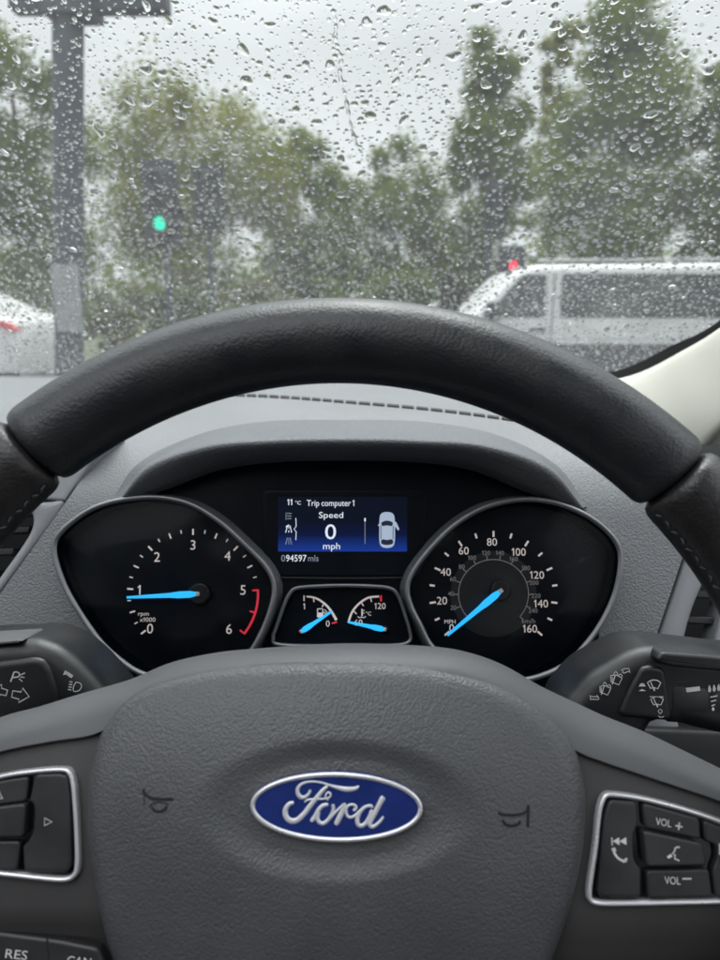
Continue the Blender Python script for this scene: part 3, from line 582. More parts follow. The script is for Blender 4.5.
mb = MB()
def zs(pts, off=(275, 770)): return [WF.p(off[0]+x/10.286, off[1]+y/10.286, HE+.0003) for x, y in pts]
def script(pts, ws, off=(275, 770)):
    k = WF.sc(337, 807, HE)/10.286; P = cr([(*p, wv) for p, wv in zip(pts, ws)], 6); xy = zs([(p[0], p[1]) for p in P], off); n = len(xy); rows = []
    for i in range(n):
        a, c = xy[max(i-1, 0)], xy[min(i+1, n-1)]; d = (c[0]-a[0], c[1]-a[1]); l = math.hypot(*d) or 1e-9; nx, ny = -d[1]/l, d[0]/l; wv = max(P[i][2], 8)*k/2
        if i in (0, n-1): wv *= .6
        rows.append([(xy[i][0]+nx*wv*math.cos(q), xy[i][1]+ny*wv*math.cos(q), HE+max(0, math.sin(q))*.0005+i*1e-7-.0001) for q in [math.pi*j/8 for j in range(9)]])
    mb.loft(rows[::-1])
script([(195, 338), (150, 350), (112, 395), (105, 450), (130, 505), (180, 528), (235, 512), (300, 450), (360, 372), (430, 285), (490, 212), (545, 165)], [34, 44, 52, 56, 56, 56, 54, 52, 50, 46, 42, 30])
script([(368, 205), (340, 255), (300, 283), (262, 280), (235, 245), (236, 190), (280, 142), (370, 121), (470, 131), (560, 158), (640, 182), (714, 199), (790, 200), (835, 188), (866, 166)], [26, 32, 38, 44, 44, 38, 28, 22, 22, 26, 40, 52, 48, 38, 20])
script([(302, 332), (335, 310), (380, 304), (440, 300), (510, 297), (560, 282), (572, 250), (548, 232), (525, 250), (522, 285), (548, 312)], [18, 20, 22, 20, 18, 20, 22, 20, 20, 20, 18])
script([(372, 532), (410, 480), (450, 410), (495, 368), (548, 358)], [40, 44, 44, 42, 34])
script([(450, 430), (436, 485), (450, 535), (495, 552), (545, 515), (585, 450), (600, 400), (592, 352)], [40, 44, 42, 40, 40, 38, 36, 34])
script([(500, 552), (545, 520), (600, 460), (650, 408), (700, 366), (728, 352)], [30, 30, 30, 28, 30, 34])
script([(190, 345), (195, 375), (180, 425), (145, 495), (110, 565)], [40, 54, 56, 56, 50], (325, 770))
script([(215, 395), (225, 465), (262, 490), (310, 470), (360, 425), (415, 382), (470, 372), (488, 392)], [28, 30, 30, 30, 32, 34, 34, 26], (325, 770))
script([(215, 405), (240, 368), (285, 358), (318, 380), (308, 412), (288, 412)], [24, 28, 28, 30, 32, 26], (325, 770))
script([(410, 384), (360, 435), (332, 505), (340, 560), (375, 578), (420, 548), (460, 480), (486, 410)], [34, 42, 46, 44, 42, 42, 44, 40], (325, 770))
script([(602, 275), (565, 345), (520, 430), (472, 520), (462, 565), (490, 586), (535, 560), (575, 520), (602, 480)], [58, 54, 52, 50, 46, 38, 34, 32, 26], (325, 770))
mb.build('badge_script', mat('silver_paint', (.72, .72, .75), .35, .25, var=(200, (.66, .66, .69), .05)), bd, angle=180)

# button pods
HP = -.0165
def pod(outl, label):
    o = empty('button_pod'); o.parent = sw; o['label'] = label
    p = ccw(cr([WF.p(x, y, HP) for x, y in outl], 4, True))
    mb = MB(); mb.sweep([(x, y, HP) for x, y in offset(p, .0008)], [(-.0009, -.003), (-.0009, .0002), (-.0003, .0008), (.0003, .0008), (.0009, .0001), (.0009, -.003)]); mb.build('silver_frame', M['chrome'], o, angle=50)
    mb = MB(); mb.slab(offset(p, .0012), -.03, HP-.0016, .0002); mb.build('pod_base', M['gloss'], o)
    return o
def btn(par, pts, icons=(), h=.0012, r=.0016, label=None, bev=.0008):
    p = [WF.p(x, y, HP+h) for x, y in pts]; b = MB(); b.slab(rounded(ccw(p), r, 4), HP-.0016, HP+h, bev, 4); o = b.build('button', M['button'], par, label=label)
    if icons:
        q = MB(); hh = HP+h+.0001; kk = WF.sc(650, 850, hh)
        for ic in icons:
            if ic[0] == 't': q.text(ic[1], *WF.p(ic[2], ic[3], hh), hh, ic[4]*kk, None if ic[5] is None else ic[5]*kk, rot=R(ic[6]))
            elif ic[0] == 'l': q.stroke([WF.p(x, y, hh) for x, y in ic[1]], ic[2]*kk, hh, ic[3] if len(ic) > 3 else False)
            else: q.fill([WF.p(x, y, hh) for x, y in ic[1]], hh)
        q.build('button_print', M['print'], o, smooth=False)
    return o
rp_ = pod([(613, 792.3), (632, 794.5), (652, 798.5), (686, 807.5), (720, 819), (752, 834), (765, 848), (764, 888), (752, 902), (720, 904), (675, 905), (625, 906), (600, 905.8), (590, 902.5), (587, 893), (590, 868), (593.5, 845), (597, 812), (601.5, 797.5), (606, 793)], 'right hand silver framed pod of volume and phone buttons')
ph = cr([(613.2, 849), (614.6, 853.4), (618.5, 858.5), (623.5, 861)], 5)
btn(rp_, [(610, 800), (636.5, 802), (638, 822), (636, 829), (633.5, 834), (633.5, 856), (636, 864), (641, 869), (641, 898), (601.5, 898), (598, 892), (605, 816)],
    [('l', [(611.8, 837.4), (612.2, 845.4)], 1.1), ('f', [(612.6, 841.2), (619.2, 837.4), (619.6, 845.2)]), ('f', [(619.4, 841.2), (626.2, 837.2), (626.6, 845)]),
     ('l', [(612.8, 848.6)]+[(a, b) for a, b in ph]+[(626.8, 859.4)], 2.2), ('l', [(611.6, 849.6), (614.4, 848.4), (615.6, 851.4)], 2.2), ('l', [(622.4, 861.4), (625.6, 861.2), (626.6, 858)], 2.2)])
btn(rp_, [(643, 803), (700, 818.5), (701.5, 840), (645, 828)], [('t', 'VOL', 663.5, 822.4, 6.8, 15.5, -9), ('l', [(675.5, 825.6), (682.5, 827)], 1.5), ('l', [(679.4, 822.4), (678.6, 830)], 1.5)])
btn(rp_, [(643.5, 831), (702.5, 843.5), (707.5, 866), (647, 867)], [('l', [(678.5, 846.6), (675, 848.4), (674.8, 851), (672.6, 853.6), (675.2, 855.2), (674.6, 858.6), (679.4, 860.8)], 1.4), ('l', [(678.5, 846.6), (679.6, 848)], 1.4), ('f', [(667, 856.4), (671, 853.8), (672.4, 856.6), (668, 858.8)])], h=.0028, label='centre button with a talking head mark')
btn(rp_, [(647, 870.5), (709.5, 869), (713, 897.5), (648.5, 899)], [('t', 'VOL', 672.5, 880.6, 6.8, 15.5, -2), ('l', [(682.5, 878.8), (691.5, 878.8)], 1.5)])
btn(rp_, [(703.5, 820), (735, 832), (755, 843), (757, 885), (748, 897), (716, 898), (713, 870), (718, 858), (716, 845), (705, 842)], [('f', [(719, 843), (729, 848), (719, 855)]), ('l', [(730, 843), (730, 855)], 1.2)])
lp_ = pod([(60, 767.2), (34, 769), (0, 774.3), (-50, 789), (-82, 804), (-92, 818), (-88, 858), (-76, 870), (-30, 874), (0, 876), (46, 881), (66, 881.8), (75.5, 877), (79.5, 866), (79, 832), (77, 800), (74.5, 779), (69.5, 769.5)], 'left hand silver framed pod of arrow buttons')
btn(lp_, [(35, 774.5), (60, 773.6), (67, 776), (69.5, 800), (70.5, 866), (66, 873), (24, 872), (22.5, 846), (28, 842), (33, 832), (34.5, 812), (33, 804), (29, 801)], [('l', [(44.6, 818), (44.4, 825.6), (52, 822)], 1.1, True)])
btn(lp_, [(-46, 791), (0, 781), (28, 776.5), (26, 801.5), (-46, 811)], [('l', [(-4.6, 799), (-1, 790.6), (2.4, 798.4)], 1.2, True)])
btn(lp_, [(-46, 814), (0, 806.5), (25, 803.5), (23, 837.5), (-46, 839)], [('t', 'OK', -12, 822, 6.5, 13, 4)], h=.0028, label='raised centre button of the left pod')
btn(lp_, [(-46, 842), (20, 841), (16.5, 871), (-46, 869)], [('l', [(-12, 852), (-4, 852), (-8, 860)], 1.1, True)])
btn(lp_, [(-50, 792), (-78, 806), (-86, 820), (-83, 856), (-74, 866), (-50, 868)], [('l', [(-66, 826), (-66, 834), (-74, 830)], 1.1, True)])
# cruise strip under the left spoke
mb = MB(); hc = -.021; mb.slab(rounded([WF.p(x, y, hc) for x, y in ((-120, 922), (0, 932), (60, 940), (99, 948), (112, 985), (130, 1040), (-120, 1040))], .002), -.04, hc, .0014, 4); cs = mb.build('cruise_button_strip', M['button'], sw)
mb = MB(); kk = WF.sc(40, 950, hc); mb.text('RES', *WF.p(16.5, 954.5, hc+.0001), hc+.0001, 8*kk, 22*kk, rot=R(-5)); mb.text('CAN', *WF.p(79, 961.5, hc+.0001), hc+.0001, 8*kk, 24*kk, rot=R(-5)); mb.build('button_print', M['print'], cs, smooth=False)
mb = MB(); mb.stroke([WF.p(x, y, hc+.0001) for x, y in ((47, 938.8), (52, 1000))], .0006, hc+.0001); mb.build('button_gap', M['ink_line'], cs, smooth=False)

# ------------------------------------------------------------------ column stalks
SF = Frame(CAM+ray(100, 700)*.345, 12)
def stalk(name, label, cat):
    return tag(empty(name, SF.m), label, cat)
il = stalk('indicator_stalk', 'black column stalk left of the wheel hub with white arrow and lamp marks', 'stalk')
mb = MB(); mb.slab([SF.p(x, y, 0) for x, y in cr([(-170, 660), (-60, 644), (0, 640.5), (30, 639.4), (44, 642), (62, 650), (82, 666), (103, 689), (116, 712), (112, 770), (40, 780), (-80, 770), (-170, 740)], 5, True)], -.035, .004, .0095, 8); mb.build('stalk_base', M['stalk'], il)
mb = MB(); mb.slab(rounded([SF.p(x, y, .0055) for x, y in ((-170, 684), (-60, 668), (0, 661.5), (34, 657.5), (43, 660), (50, 669), (57, 688), (60, 712), (50, 745), (-170, 770))], .005, 6), -.002, .0062, .003, 6); mb.build('stalk_pod', M['stalk'], il)
mb = MB(); mb.slab([SF.p(x, y, 0) for x, y in ((-60, 643), (0, 639.6), (23, 638.2), (25, 639.5), (21, 641.4), (0, 644), (-60, 649))], -.02, .0035, .0012); mb.build('stalk_lit_edge', M['spoke'], il)  # paler strip: the ridge's shiny edge put into the colour
mb = MB(); h1 = .0064; k1 = SF.sc(50, 690, h1)
mb.stroke(P2([(10.6, 681.8), (14.2, 671.8)], h1, SF), 1.5*k1, h1); mb.stroke(P2(cr([(14, 672), (17.6, 672.2), (19.4, 674), (18.4, 676.6), (13, 677.6)], 4), h1, SF), 1.4*k1, h1)
for a in (((20.4, 675), (25, 672.8)), ((20.4, 677), (24.6, 677.4)), ((19, 678.6), (22.4, 681.6))): mb.stroke(P2(a, h1, SF), 1.1*k1, h1)
mb.stroke(P2([(12.8, 690.8), (21, 692), (22.6, 688), (29.2, 696.6), (18.6, 702.6), (19, 699.2), (11.6, 697.2)], h1, SF), 1.3*k1, h1, True)
mb.stroke(P2([(7.6, 690.2), (1.6, 688.2), (2, 684.6), (-8, 689), (-1, 699), (0, 694.4), (6, 695.6)], h1, SF), 1.3*k1, h1, True)
h2 = .0042
mb.fill(P2([(65.4, 670), (68.4, 674.6), (62.8, 674.8)], h2, SF), h2); mb.stroke(P2([(66.2, 672.6), (72.4, 677)], h2, SF), 3.4*k1, h2)
mb.stroke(P2(cr([(76, 682), (80.4, 683.4), (81.4, 687), (79, 690.4), (74, 691.4), (73.4, 687), (76, 682)], 4), h2, SF), 1*k1, h2)
for q in range(4): mb.stroke(P2([(69.4-q*.5, 681.6+q*2.6), (72.6-q*.4, 682.2+q*2.6)], h2, SF), 1.2*k1, h2)
mb.build('stalk_print', M['print'], il, smooth=False)
wi = stalk('wiper_stalk', 'black column stalk right of the wheel hub with wiper marks and a twist ring', 'stalk')
mb = MB(); mb.slab([SF.p(x, y, 0) for x, y in cr([(566, 704), (577, 690), (590, 676), (606, 666), (626, 655), (645, 648.5), (662, 648), (700, 652), (740, 657), (860, 672), (860, 740), (740, 738), (660, 722), (640, 745), (590, 745), (562, 725)], 5, True)], -.035, .003, .0085, 8); mb.build('stalk_base', M['stalk'], wi)
mb = MB(); mb.slab(rounded([SF.p(x, y, 0) for x, y in ((655, 647.6), (700, 650.6), (860, 668), (860, 689), (760, 675), (720, 667), (690, 664.6), (660, 661.4), (648, 655))], .003), -.02, .0085, .0016, 4); mb.build('stalk_hood', M['stalk'], wi)
mb = MB(); mb.slab(rounded([SF.p(x, y, .004) for x, y in ((641, 667), (650, 665.6), (663.6, 667.4), (667, 684), (671.8, 721), (617, 716), (628, 690))], .004, 6), -.002, .0052, .0022, 6); mb.build('stalk_pod', M['stalk'], wi)
def drum(x0, x1, yc0, yc1, r, name, par, m, h=-.0035, ridge=0):
    a = Vector((*SF.p(x0, yc0, h), h)); b = Vector((*SF.p(x1, yc1, h), h)); ax = (b-a); l = ax.length; ax.normalize(); up = Vector((-ax.y, ax.x, 0)); nz = Vector((0, 0, 1)); rows = []
    for t, s in ((0, .9), (.02, .97), (.06, 1), (.94, 1), (.98, .97), (1, .9)):
        rows.append([tuple(a+ax*(t*l)+up*(r*s*math.cos(q))+nz*(r*.55*s*math.sin(q))) for q in [k*2*math.pi/48 for k in range(48)]])
    mb = MB(); mb.loft(rows, True, True, True); return mb.build(name, m, par, angle=60), a, ax, up
kr = SF.sc(690, 695, 0)
dr, _, _, _ = drum(666.5, 702.5, 694, 696.5, 27.5*kr, 'twist_ring', wi, M['button']); drum(704.5, 780, 697, 703, 26.5*kr, 'stalk_tip', wi, M['button']); drum(640, 860, 693, 708, 23*kr, 'stalk_arm', wi, M['dark'], -.006)
HD_ = -.0035+27.5*kr*.55+.0002
mb = MB(); mb.slab(P2([(686, 688.6), (700, 686.8), (700.8, 691), (686.8, 692.6)], HD_, SF), HD_-.0012, HD_-.0001, .0002); mb.build('ring_marker', M['print'], dr, smooth=False)
mb = MB()
for pts in ([(673, 682.6), (680, 681.2), (692, 682), (682, 684)], [(677.4, 697), (686, 695.2), (696, 695.6), (686, 697.6)]): mb.slab(P2(pts, HD_, SF), HD_-.003, HD_-.0003, .0006)
mb.build('ring_rib', M['button'], dr)
mb = MB(); h3 = .0054
def wiper(cx, cy, s, rot, h, wd, fan=True):
    c, sn = math.cos(rot), math.sin(rot); T = lambda pts: P2([(cx+(x*c-y*sn)*s, cy+(x*sn+y*c)*s) for x, y in pts], h, SF)
    mb.stroke(T(cr([(-6.4, -2.2), (-3, -4.2), (0, -4.8), (3, -4.4), (6.4, -2.6)], 3)+[(3.8, 3.4), (0, 2.4), (-3.2, 3.4)]), wd*k1, h, True); mb.stroke(T([(.6, 5.8), (-3.4, -3)]), wd*k1, h); mb.stroke(T([(.8, 5.6), (.2, 2.6)]), 1.4*wd*k1, h)
wiper(654, 685, 1.05, .04, h3, 1.0); wiper(657, 701.6, 1.0, .02, h3, .8); mb.stroke(P2([(649.6, 696.6), (663.4, 696.8)], h3, SF), .7*k1, h3)
mb.stroke(P2(cr([(658, 711), (660.4, 709.4), (662.2, 711.4), (660, 713.6), (658, 711)], 3), h3, SF), .6*k1, h3); mb.stroke(P2(cr([(658.4, 716), (661, 717.4), (664, 716.4)], 3), h3, SF), .6*k1, h3)
for y_, hgt in ((686.4, 3.6), (691, 2)):
    mb.fill(P2([(638.6, y_), (642.2, y_-hgt), (646, y_)], h3, SF), h3)
mb.stroke(P2([(640, 684.2), (644.4, 684.2)], h3, SF), 1.4*k1, h3)
mb.build('stalk_print', M['print'], wi, smooth=False); mb = MB(); h4 = .0032
def glass(cx, cy, rot, s):
    c, sn = math.cos(rot), math.sin(rot); T = lambda pts: P2([(cx+(x*c-y*sn)*s, cy+(x*sn+y*c)*s) for x, y in pts], h4, SF)
    mb.stroke(T(cr([(-5, -2.6), (0, -4.4), (6, -3)], 3)+[(4.6, 4), (-3.4, 3)]), .9*k1, h4, True); mb.stroke(T([(-1.6, 5.2), (-1, -4)]), .9*k1, h4); mb.stroke(T([(-3.4, -2), (-2.2, 3)]), .7*k1, h4)
    mb.stroke(T(cr([(-2.6, -4.6), (-1.6, -7.4), (.6, -6.4), (.8, -4.8)], 3)), .7*k1, h4); mb.stroke(T(cr([(2, -4.6), (3.6, -6.4), (5.6, -5), (5, -3)], 3)), .7*k1, h4)
glass(604.2, 690, .25, 1.0); glass(615.2, 679.6, .25, 1.05)
mb.stroke(P2([(590, 695.4), (592, 696.6), (597.6, 696.8), (596.6, 695), (599, 698.4), (598.4, 699.6), (592, 699.2), (590.8, 700)], h4, SF), .8*k1, h4, True)
mb.stroke(P2([(621, 670.2), (623.4, 669), (629, 668.4), (630, 672.8), (628.6, 671.2), (624, 673.2), (622.4, 672.4), (623.6, 671)], h4, SF), .8*k1, h4, True)
mb.build('stalk_print', M['print'], wi, smooth=False); mb = MB(); h5 = -.0035+26.5*kr*.55+.0001
for q in range(3): x_ = 709.4+q*4.6; mb.fill(P2(cr([(x_, 685-q*.6), (x_+1.9, 690-q*.6), (x_+.2, 692.4-q*.6), (x_-1.5, 690.2-q*.6)], 3, True), h5, SF), h5)
for q, ln in enumerate((7.4, 5.4, 3.6)): mb.stroke(P2([(710.2+q*.6, 697.2+q*4.4), (710.2+q*.6+ln, 695.8+q*4.4)], h5, SF), 1.3*k1, h5)
mb.fill(P2(cr([(713, 707), (714.6, 709.4), (713.2, 711), (711.6, 709.4)], 3, True), h5, SF), h5)
mb.build('stalk_print', M['print'], wi, smooth=False)

# ------------------------------------------------------------------ windscreen
TN = math.tan(R(32)); ZB = -.098
def Y0(x): return 1.0-.22*(x+.37)**2
def G(x, u): return CAM+Vector((x, Y0(x)-u*math.cos(R(32)), ZB+u*math.sin(R(32))))
def on_glass(px_, py_):
    d = ray(px_, py_); d = d/d.y; lo_, hi_ = .1, 1.2
    for _ in range(40):
        t = (lo_+hi_)/2; z = d.z*t; g = ZB+(Y0(d.x*t)-t)*TN
        if z < g: lo_ = t
        else: hi_ = t
    return CAM+d*lo_, d.x*lo_, (Y0(d.x*lo_)-lo_)/math.cos(R(32))
m = bpy.data.materials.new('windscreen_glass'); m.use_nodes = True; t = m.node_tree; t.nodes.remove(t.nodes['Principled BSDF']); out = t.nodes['Material Output']
tr = t.nodes.new('ShaderNodeBsdfTransparent'); tr.inputs[0].default_value = (.93, .965, .95, 1)
gl = t.nodes.new('ShaderNodeBsdfGlossy'); gl.inputs['Roughness'].default_value = .05
lw = t.nodes.new('ShaderNodeLayerWeight'); lw.inputs[0].default_value = .18
m1 = t.nodes.new('ShaderNodeMixShader'); t.links.new(lw.outputs['Fresnel'], m1.inputs[0]); t.links.new(tr.outputs[0], m1.inputs[1]); t.links.new(gl.outputs[0], m1.inputs[2])
tl = t.nodes.new('ShaderNodeBsdfTranslucent'); tl.inputs[0].default_value = (.9, .92, .93, 1)      # mist film on wet glass, its pale veil standing in for rain haze
m2 = t.nodes.new('ShaderNodeMixShader')
tcn = t.nodes.new('ShaderNodeTexCoord'); n1 = t.nodes.new('ShaderNodeTexNoise'); n1.inputs['Scale'].default_value = 5; n1.inputs['Detail'].default_value = 4; t.links.new(tcn.outputs['Object'], n1.inputs[0])
r1 = t.nodes.new('ShaderNodeMapRange'); r1.inputs[1].default_value = .3; r1.inputs[2].default_value = .7; r1.inputs[3].default_value = .024; r1.inputs[4].default_value = .05; t.links.new(n1.outputs[0], r1.inputs[0])
t.links.new(r1.outputs[0], m2.inputs[0]); t.links.new(m1.outputs[0], m2.inputs[1]); t.links.new(tl.outputs[0], m2.inputs[2]); t.links.new(m2.outputs[0], out.inputs[0])
M['glass'] = m
m = bpy.data.materials.new('clear_glass'); m.use_nodes = True; t = m.node_tree; t.nodes.remove(t.nodes['Principled BSDF']); tr = t.nodes.new('ShaderNodeBsdfTransparent'); t.links.new(tr.outputs[0], t.nodes['Material Output'].inputs[0]); M['clear'] = m
m = bpy.data.materials.new('water'); m.use_nodes = True; t = m.node_tree; t.nodes.remove(t.nodes['Principled BSDF']); g_ = t.nodes.new('ShaderNodeBsdfGlass'); g_.inputs['IOR'].default_value = 1.33; g_.inputs['Roughness'].default_value = 0.0; t.links.new(g_.outputs[0], t.nodes['Material Output'].inputs[0]); M['water'] = m
WS = tag(empty('windscreen', CAM+Vector((-.37, .9, 0))), 'rain covered sloping windscreen above the dashboard', 'windscreen')
us = [k*.78/24 for k in range(25)]; xg = [-1.12+k*1.62/48 for k in range(49)]
inner = [[tuple(G(x, u)-WS.location) for x in xg] for u in us]
off = Vector((0, math.sin(R(32)), math.cos(R(32))))*.005
mb = MB(); mb.loft(inner); mb.cur = 1
outer = [[tuple(Vector(p)+off) for p in r] for r in inner]; mb.loft(outer[::-1])
mb.build('pane', [M['glass'], M['clear']], WS, angle=180)
mb = MB()
fA = cr([(470, 408), (540, 403), (600, 394), (650, 384), (700, 356), (740, 330), (800, 280), (880, 205), (980, 90)], 5)
fB = cr([(470, 391), (540, 384), (598, 374.5), (634, 364), (673, 344), (713, 324), (778, 272), (858, 196), (955, 80)], 5)
def gp(x, y): return tuple(on_glass(x, y)[0]-WS.location-Vector((0, .0006, .0009)))
mb.loft([[gp(*p) for p in fA], [gp(*p) for p in fB]])
mb.loft([[tuple(G(x, u)-WS.location-Vector((0, .0006, .0009))) for x in [-1.12+k*1.5/60 for k in range(61)]] for u in (-.004, .012)])
mb.build('frit_band', mat('frit_black', (.008, .009, .012), .35, var=(30, (.012, .013, .016), .05)), WS, smooth=False)

# ------------------------------------------------------------------ raindrops on the outer face
rnd = random.Random(11)
def drop_proto(seed, fine):
    r = random.Random(seed); n = 28 if fine else 14; k = 8 if fine else 4
    a1, a2, a3 = r.uniform(0, .16), r.uniform(0, .14), r.uniform(0, .07); f1, f2, f3 = [r.uniform(0, 6.28) for _ in range(3)]
    el = r.choice((r.uniform(.72, 1.05), r.uniform(.8, 1.5))); sag = r.uniform(.05, .3); H = r.uniform(.30, .44)
    v = []; f = []
    for i in range(k):
        rho = 1-(i/k)**1.25 if False else math.cos(i/k*math.pi/2)
        for j in range(n):
            t = j/n*2*math.pi; rr = 1+a1*math.cos(2*t+f1)+a2*math.cos(3*t+f2)+a3*math.cos(5*t+f3)
            hh = H*(1-rho**2)**.74
            x, y = rr*rho*math.cos(t)/el**.5, rr*rho*math.sin(t)*el**.5; y -= sag*(1-rho)
            v.append((x, y, hh))
    v.append((0, -sag, H)); top_ = len(v)-1; v.append((0, 0, 0)); base = len(v)-1
    for i in range(k-1):
        for j in range(n): f.append((i*n+j, i*n+(j+1) % n, (i+1)*n+(j+1) % n, (i+1)*n+j))
    for j in range(n): f.append(((k-1)*n+j, (k-1)*n+(j+1) % n, top_)); f.append(((j+1) % n, j, base))
    return v, f
FINE = [drop_proto(i, True) for i in range(14)]; COARSE = [drop_proto(40+i, False) for i in range(10)]
def drop_mesh(v, f):
    b = MB(); b.add(v, f); o = b.build('raindrop', M['water'], angle=60, link=False); me = o.data; bpy.data.objects.remove(o); return me
FM = [drop_mesh(*p) for p in FINE]
def glass_frame(x, u):
    e = .002; ex_ = (G(x+e, u)-G(x-e, u)).normalized(); ey_ = (G(x, u+e)-G(x, u-e)).normalized(); ez = ex_.cross(ey_).normalized()
    return ex_, ey_, ez, G(x, u)+off+ez*.00004
def px_of(p):
    v = p-CAM; f = v.dot(FW); return 360+F*v.x/f, 480-F*v.dot(UP)/f
cells = {}
def free(x, u, r):
    cx, cu = int(x/.012), int(u/.012)
    for i in range(-1, 2):
        for j in range(-1, 2):
            for (a, b, q) in cells.get((cx+i, cu+j), ()):
                if (a-x)**2+(b-u)**2 < ((q+r)*1.08)**2: return False
    cells.setdefault((cx, cu), []).append((x, u, r)); return True
drops = []
def scatter(n, r0, r1, pw, dens=None):
    for _ in range(n):
        x, u = rnd.uniform(-.60, .46), rnd.uniform(.012, .66); r = r0+(r1-r0)*rnd.random()**pw
        if dens and rnd.random() > dens(x, u): continue
        a, b = px_of(G(x, u))
        if not (-110 < a < 830 and -60 < b < 395): continue
        if free(x, u, r): drops.append((r, x, u, a, b))
low = lambda x, u: max(.5, min(1, 1.25-u*1.7))
scatter(3100, .0015, .0042, 3.0)
scatter(6200, .0016, .0030, 1.8, lambda x, u: max(0, min(1, 1.35-u*2.6)))
scatter(28000, .0009, .0019, 1.6, low)
scatter(38000, .0004, .0009, 1.3, lambda x, u: low(x, u)*(.35+.65*(noise.noise((x*9, u*9, 3)) > -.15)))
def depth_of(x, u): return (G(x, u)-CAM).dot(FW)
drops.sort(key=lambda d: (not (-4 < d[3] < 724 and -4 < d[4] < 372), -d[0]/depth_of(d[1], d[2])))
rain = MB()
BACK = [((45, -30, 93, 262), 'dark post'), ((140, 178, 232, 262), 'traffic lights'), ((455, 262, 760, 380), 'white van'), ((-30, 75, 100, 395), 'left tree'), ((435, 60, 535, 262), 'narrow tree'), ((535, 15, 760, 262), 'tall trees on the right'), ((100, 95, 290, 395), 'round olive tree'), ((290, 145, 455, 395), 'far green trees')]
def where(a, b):
    for (x0, y0, x1, y1), nm in BACK:
        if x0 <= a < x1 and y0 <= b < y1: return nm
    return 'grey sky'
NIND = 298
for i, (r, x, u, a, b) in enumerate(drops):
    exx, eyy, ezz, P = glass_frame(x, u); ang = rnd.gauss(.25 if a < 250 else 0, .5); c, s = math.cos(ang), math.sin(ang)
    st = rnd.uniform(.85, 1.3); X = (exx*c+eyy*s)*r; Yv = (eyy*c-exx*s)*r*st; Z = ezz*r
    if i < NIND:
        o = bpy.data.objects.new('raindrop', FM[i % len(FM)]); S.collection.objects.link(o)
        o.matrix_world = Matrix(((X.x, Yv.x, Z.x, P.x), (X.y, Yv.y, Z.y, P.y), (X.z, Yv.z, Z.z, P.z), (0, 0, 0, 1)))
        bk = where(a, b); big = r/depth_of(x, u)*F
        sz = 'large' if i < 60 else 'medium' if i < 160 else 'smaller'
        tag(o, f'{sz} clear raindrop on the windscreen in front of the {bk}', 'raindrop', f'{sz} raindrops on the windscreen before the {bk}')
    else:
        v, f = (FINE if r > .0016 else COARSE)[i % 10]
        rain.add([tuple(P+X*q[0]+Yv*q[1]+Z*q[2]) for q in v], f)
o = rain.build('fine_raindrops', M['water'], angle=60); tag(o, 'countless fine raindrops covering the windscreen glass', 'raindrops', kind='stuff')
# the run of water trickling down the glass
pts = cr([(333, 14), (336, 32), (334, 50), (341, 62), (340, 80), (346, 104), (350, 126), (357, 150), (362, 158)], 8); v = []; fr = []
for i, (a, b) in enumerate(pts):
    P, x, u = on_glass(a, b); fr.append((glass_frame(x, u)))
rows = []
for i, (exx, eyy, ezz, P) in enumerate(fr):
    wv = (.0011+.0006*math.sin(i*1.7)+.0005*math.sin(i*.6+1)); wv *= 1.7 if 24 < i < 29 else 1
    if i in (0, len(fr)-1): wv *= .2
    rows.append([tuple(P+exx*(wv*math.cos(q))+ezz*(wv*.5*max(0, math.sin(q)))) for q in [math.pi*k/8 for k in range(9)]])
mb = MB(); mb.loft(rows, True, True, True); o = mb.build('water_trickle', M['water'], angle=60); tag(o, 'thin wavering trickle of water running down the upper windscreen', 'trickle')

# ------------------------------------------------------------------ cabin trim
cab = tag(empty('cabin_trim', CAM+Vector((-.37, 0, 0))), 'cream pillar and roof lining of the car round the windscreen', 'car trim')
def cb(rows): return [[tuple(Vector(p)-cab.location) for p in r] for r in rows]
PL = [(500, 412, .86), (545, 397, .82), (598, 383.5, .79), (640, 372.5, .745), (681, 351.5, .69), (721, 327, .63), (790, 272, .55), (880, 190, .48), (985, 80, .42)]
PR = [(600, 560, .66), (630, 530, .64), (664, 496, .62), (696, 461, .595), (722, 432, .57), (765, 392, .54), (820, 340, .5), (900, 260, .45), (1010, 150, .39)]
pl_, pr_ = cr(PL, 5), cr(PR, 5)
def pillar(name, mirror):
    rows = []
    for a, b in zip(pl_, pr_):
        r = []
        for k in range(-2, 19):
            t = k/16; x, y = a[0]+(b[0]-a[0])*t, a[1]+(b[1]-a[1])*t; Y = a[2]+(b[2]-a[2])*t
            bulge = .022*(max(0, 1-(2*t-1)**2))**.6 - (.05 if k in (-2, 18) else .012 if k in (-1, 17) else 0)
            p = atY(x, y, Y-bulge*(1 if bulge > 0 else 1))
            if k in (-2, -1): p = atY(a[0], a[1], a[2]+(.03 if k == -2 else .006))+Vector((.003, 0, 0))
            if k in (17, 18): p = atY(b[0], b[1], b[2]+(.06 if k == 18 else .008))+Vector((.004 if k == 17 else .03, 0, 0))
            if mirror: p = Vector((-.74-p.x, p.y, p.z))
            r.append(p)
        rows.append(r)
    mb = MB(); rows = cb(rows); mb.loft(rows if mirror else rows[::-1]); return mb.build(name, M['cream'], cab, angle=180)
pillar('pillar_trim', False); pillar('pillar_trim', True)
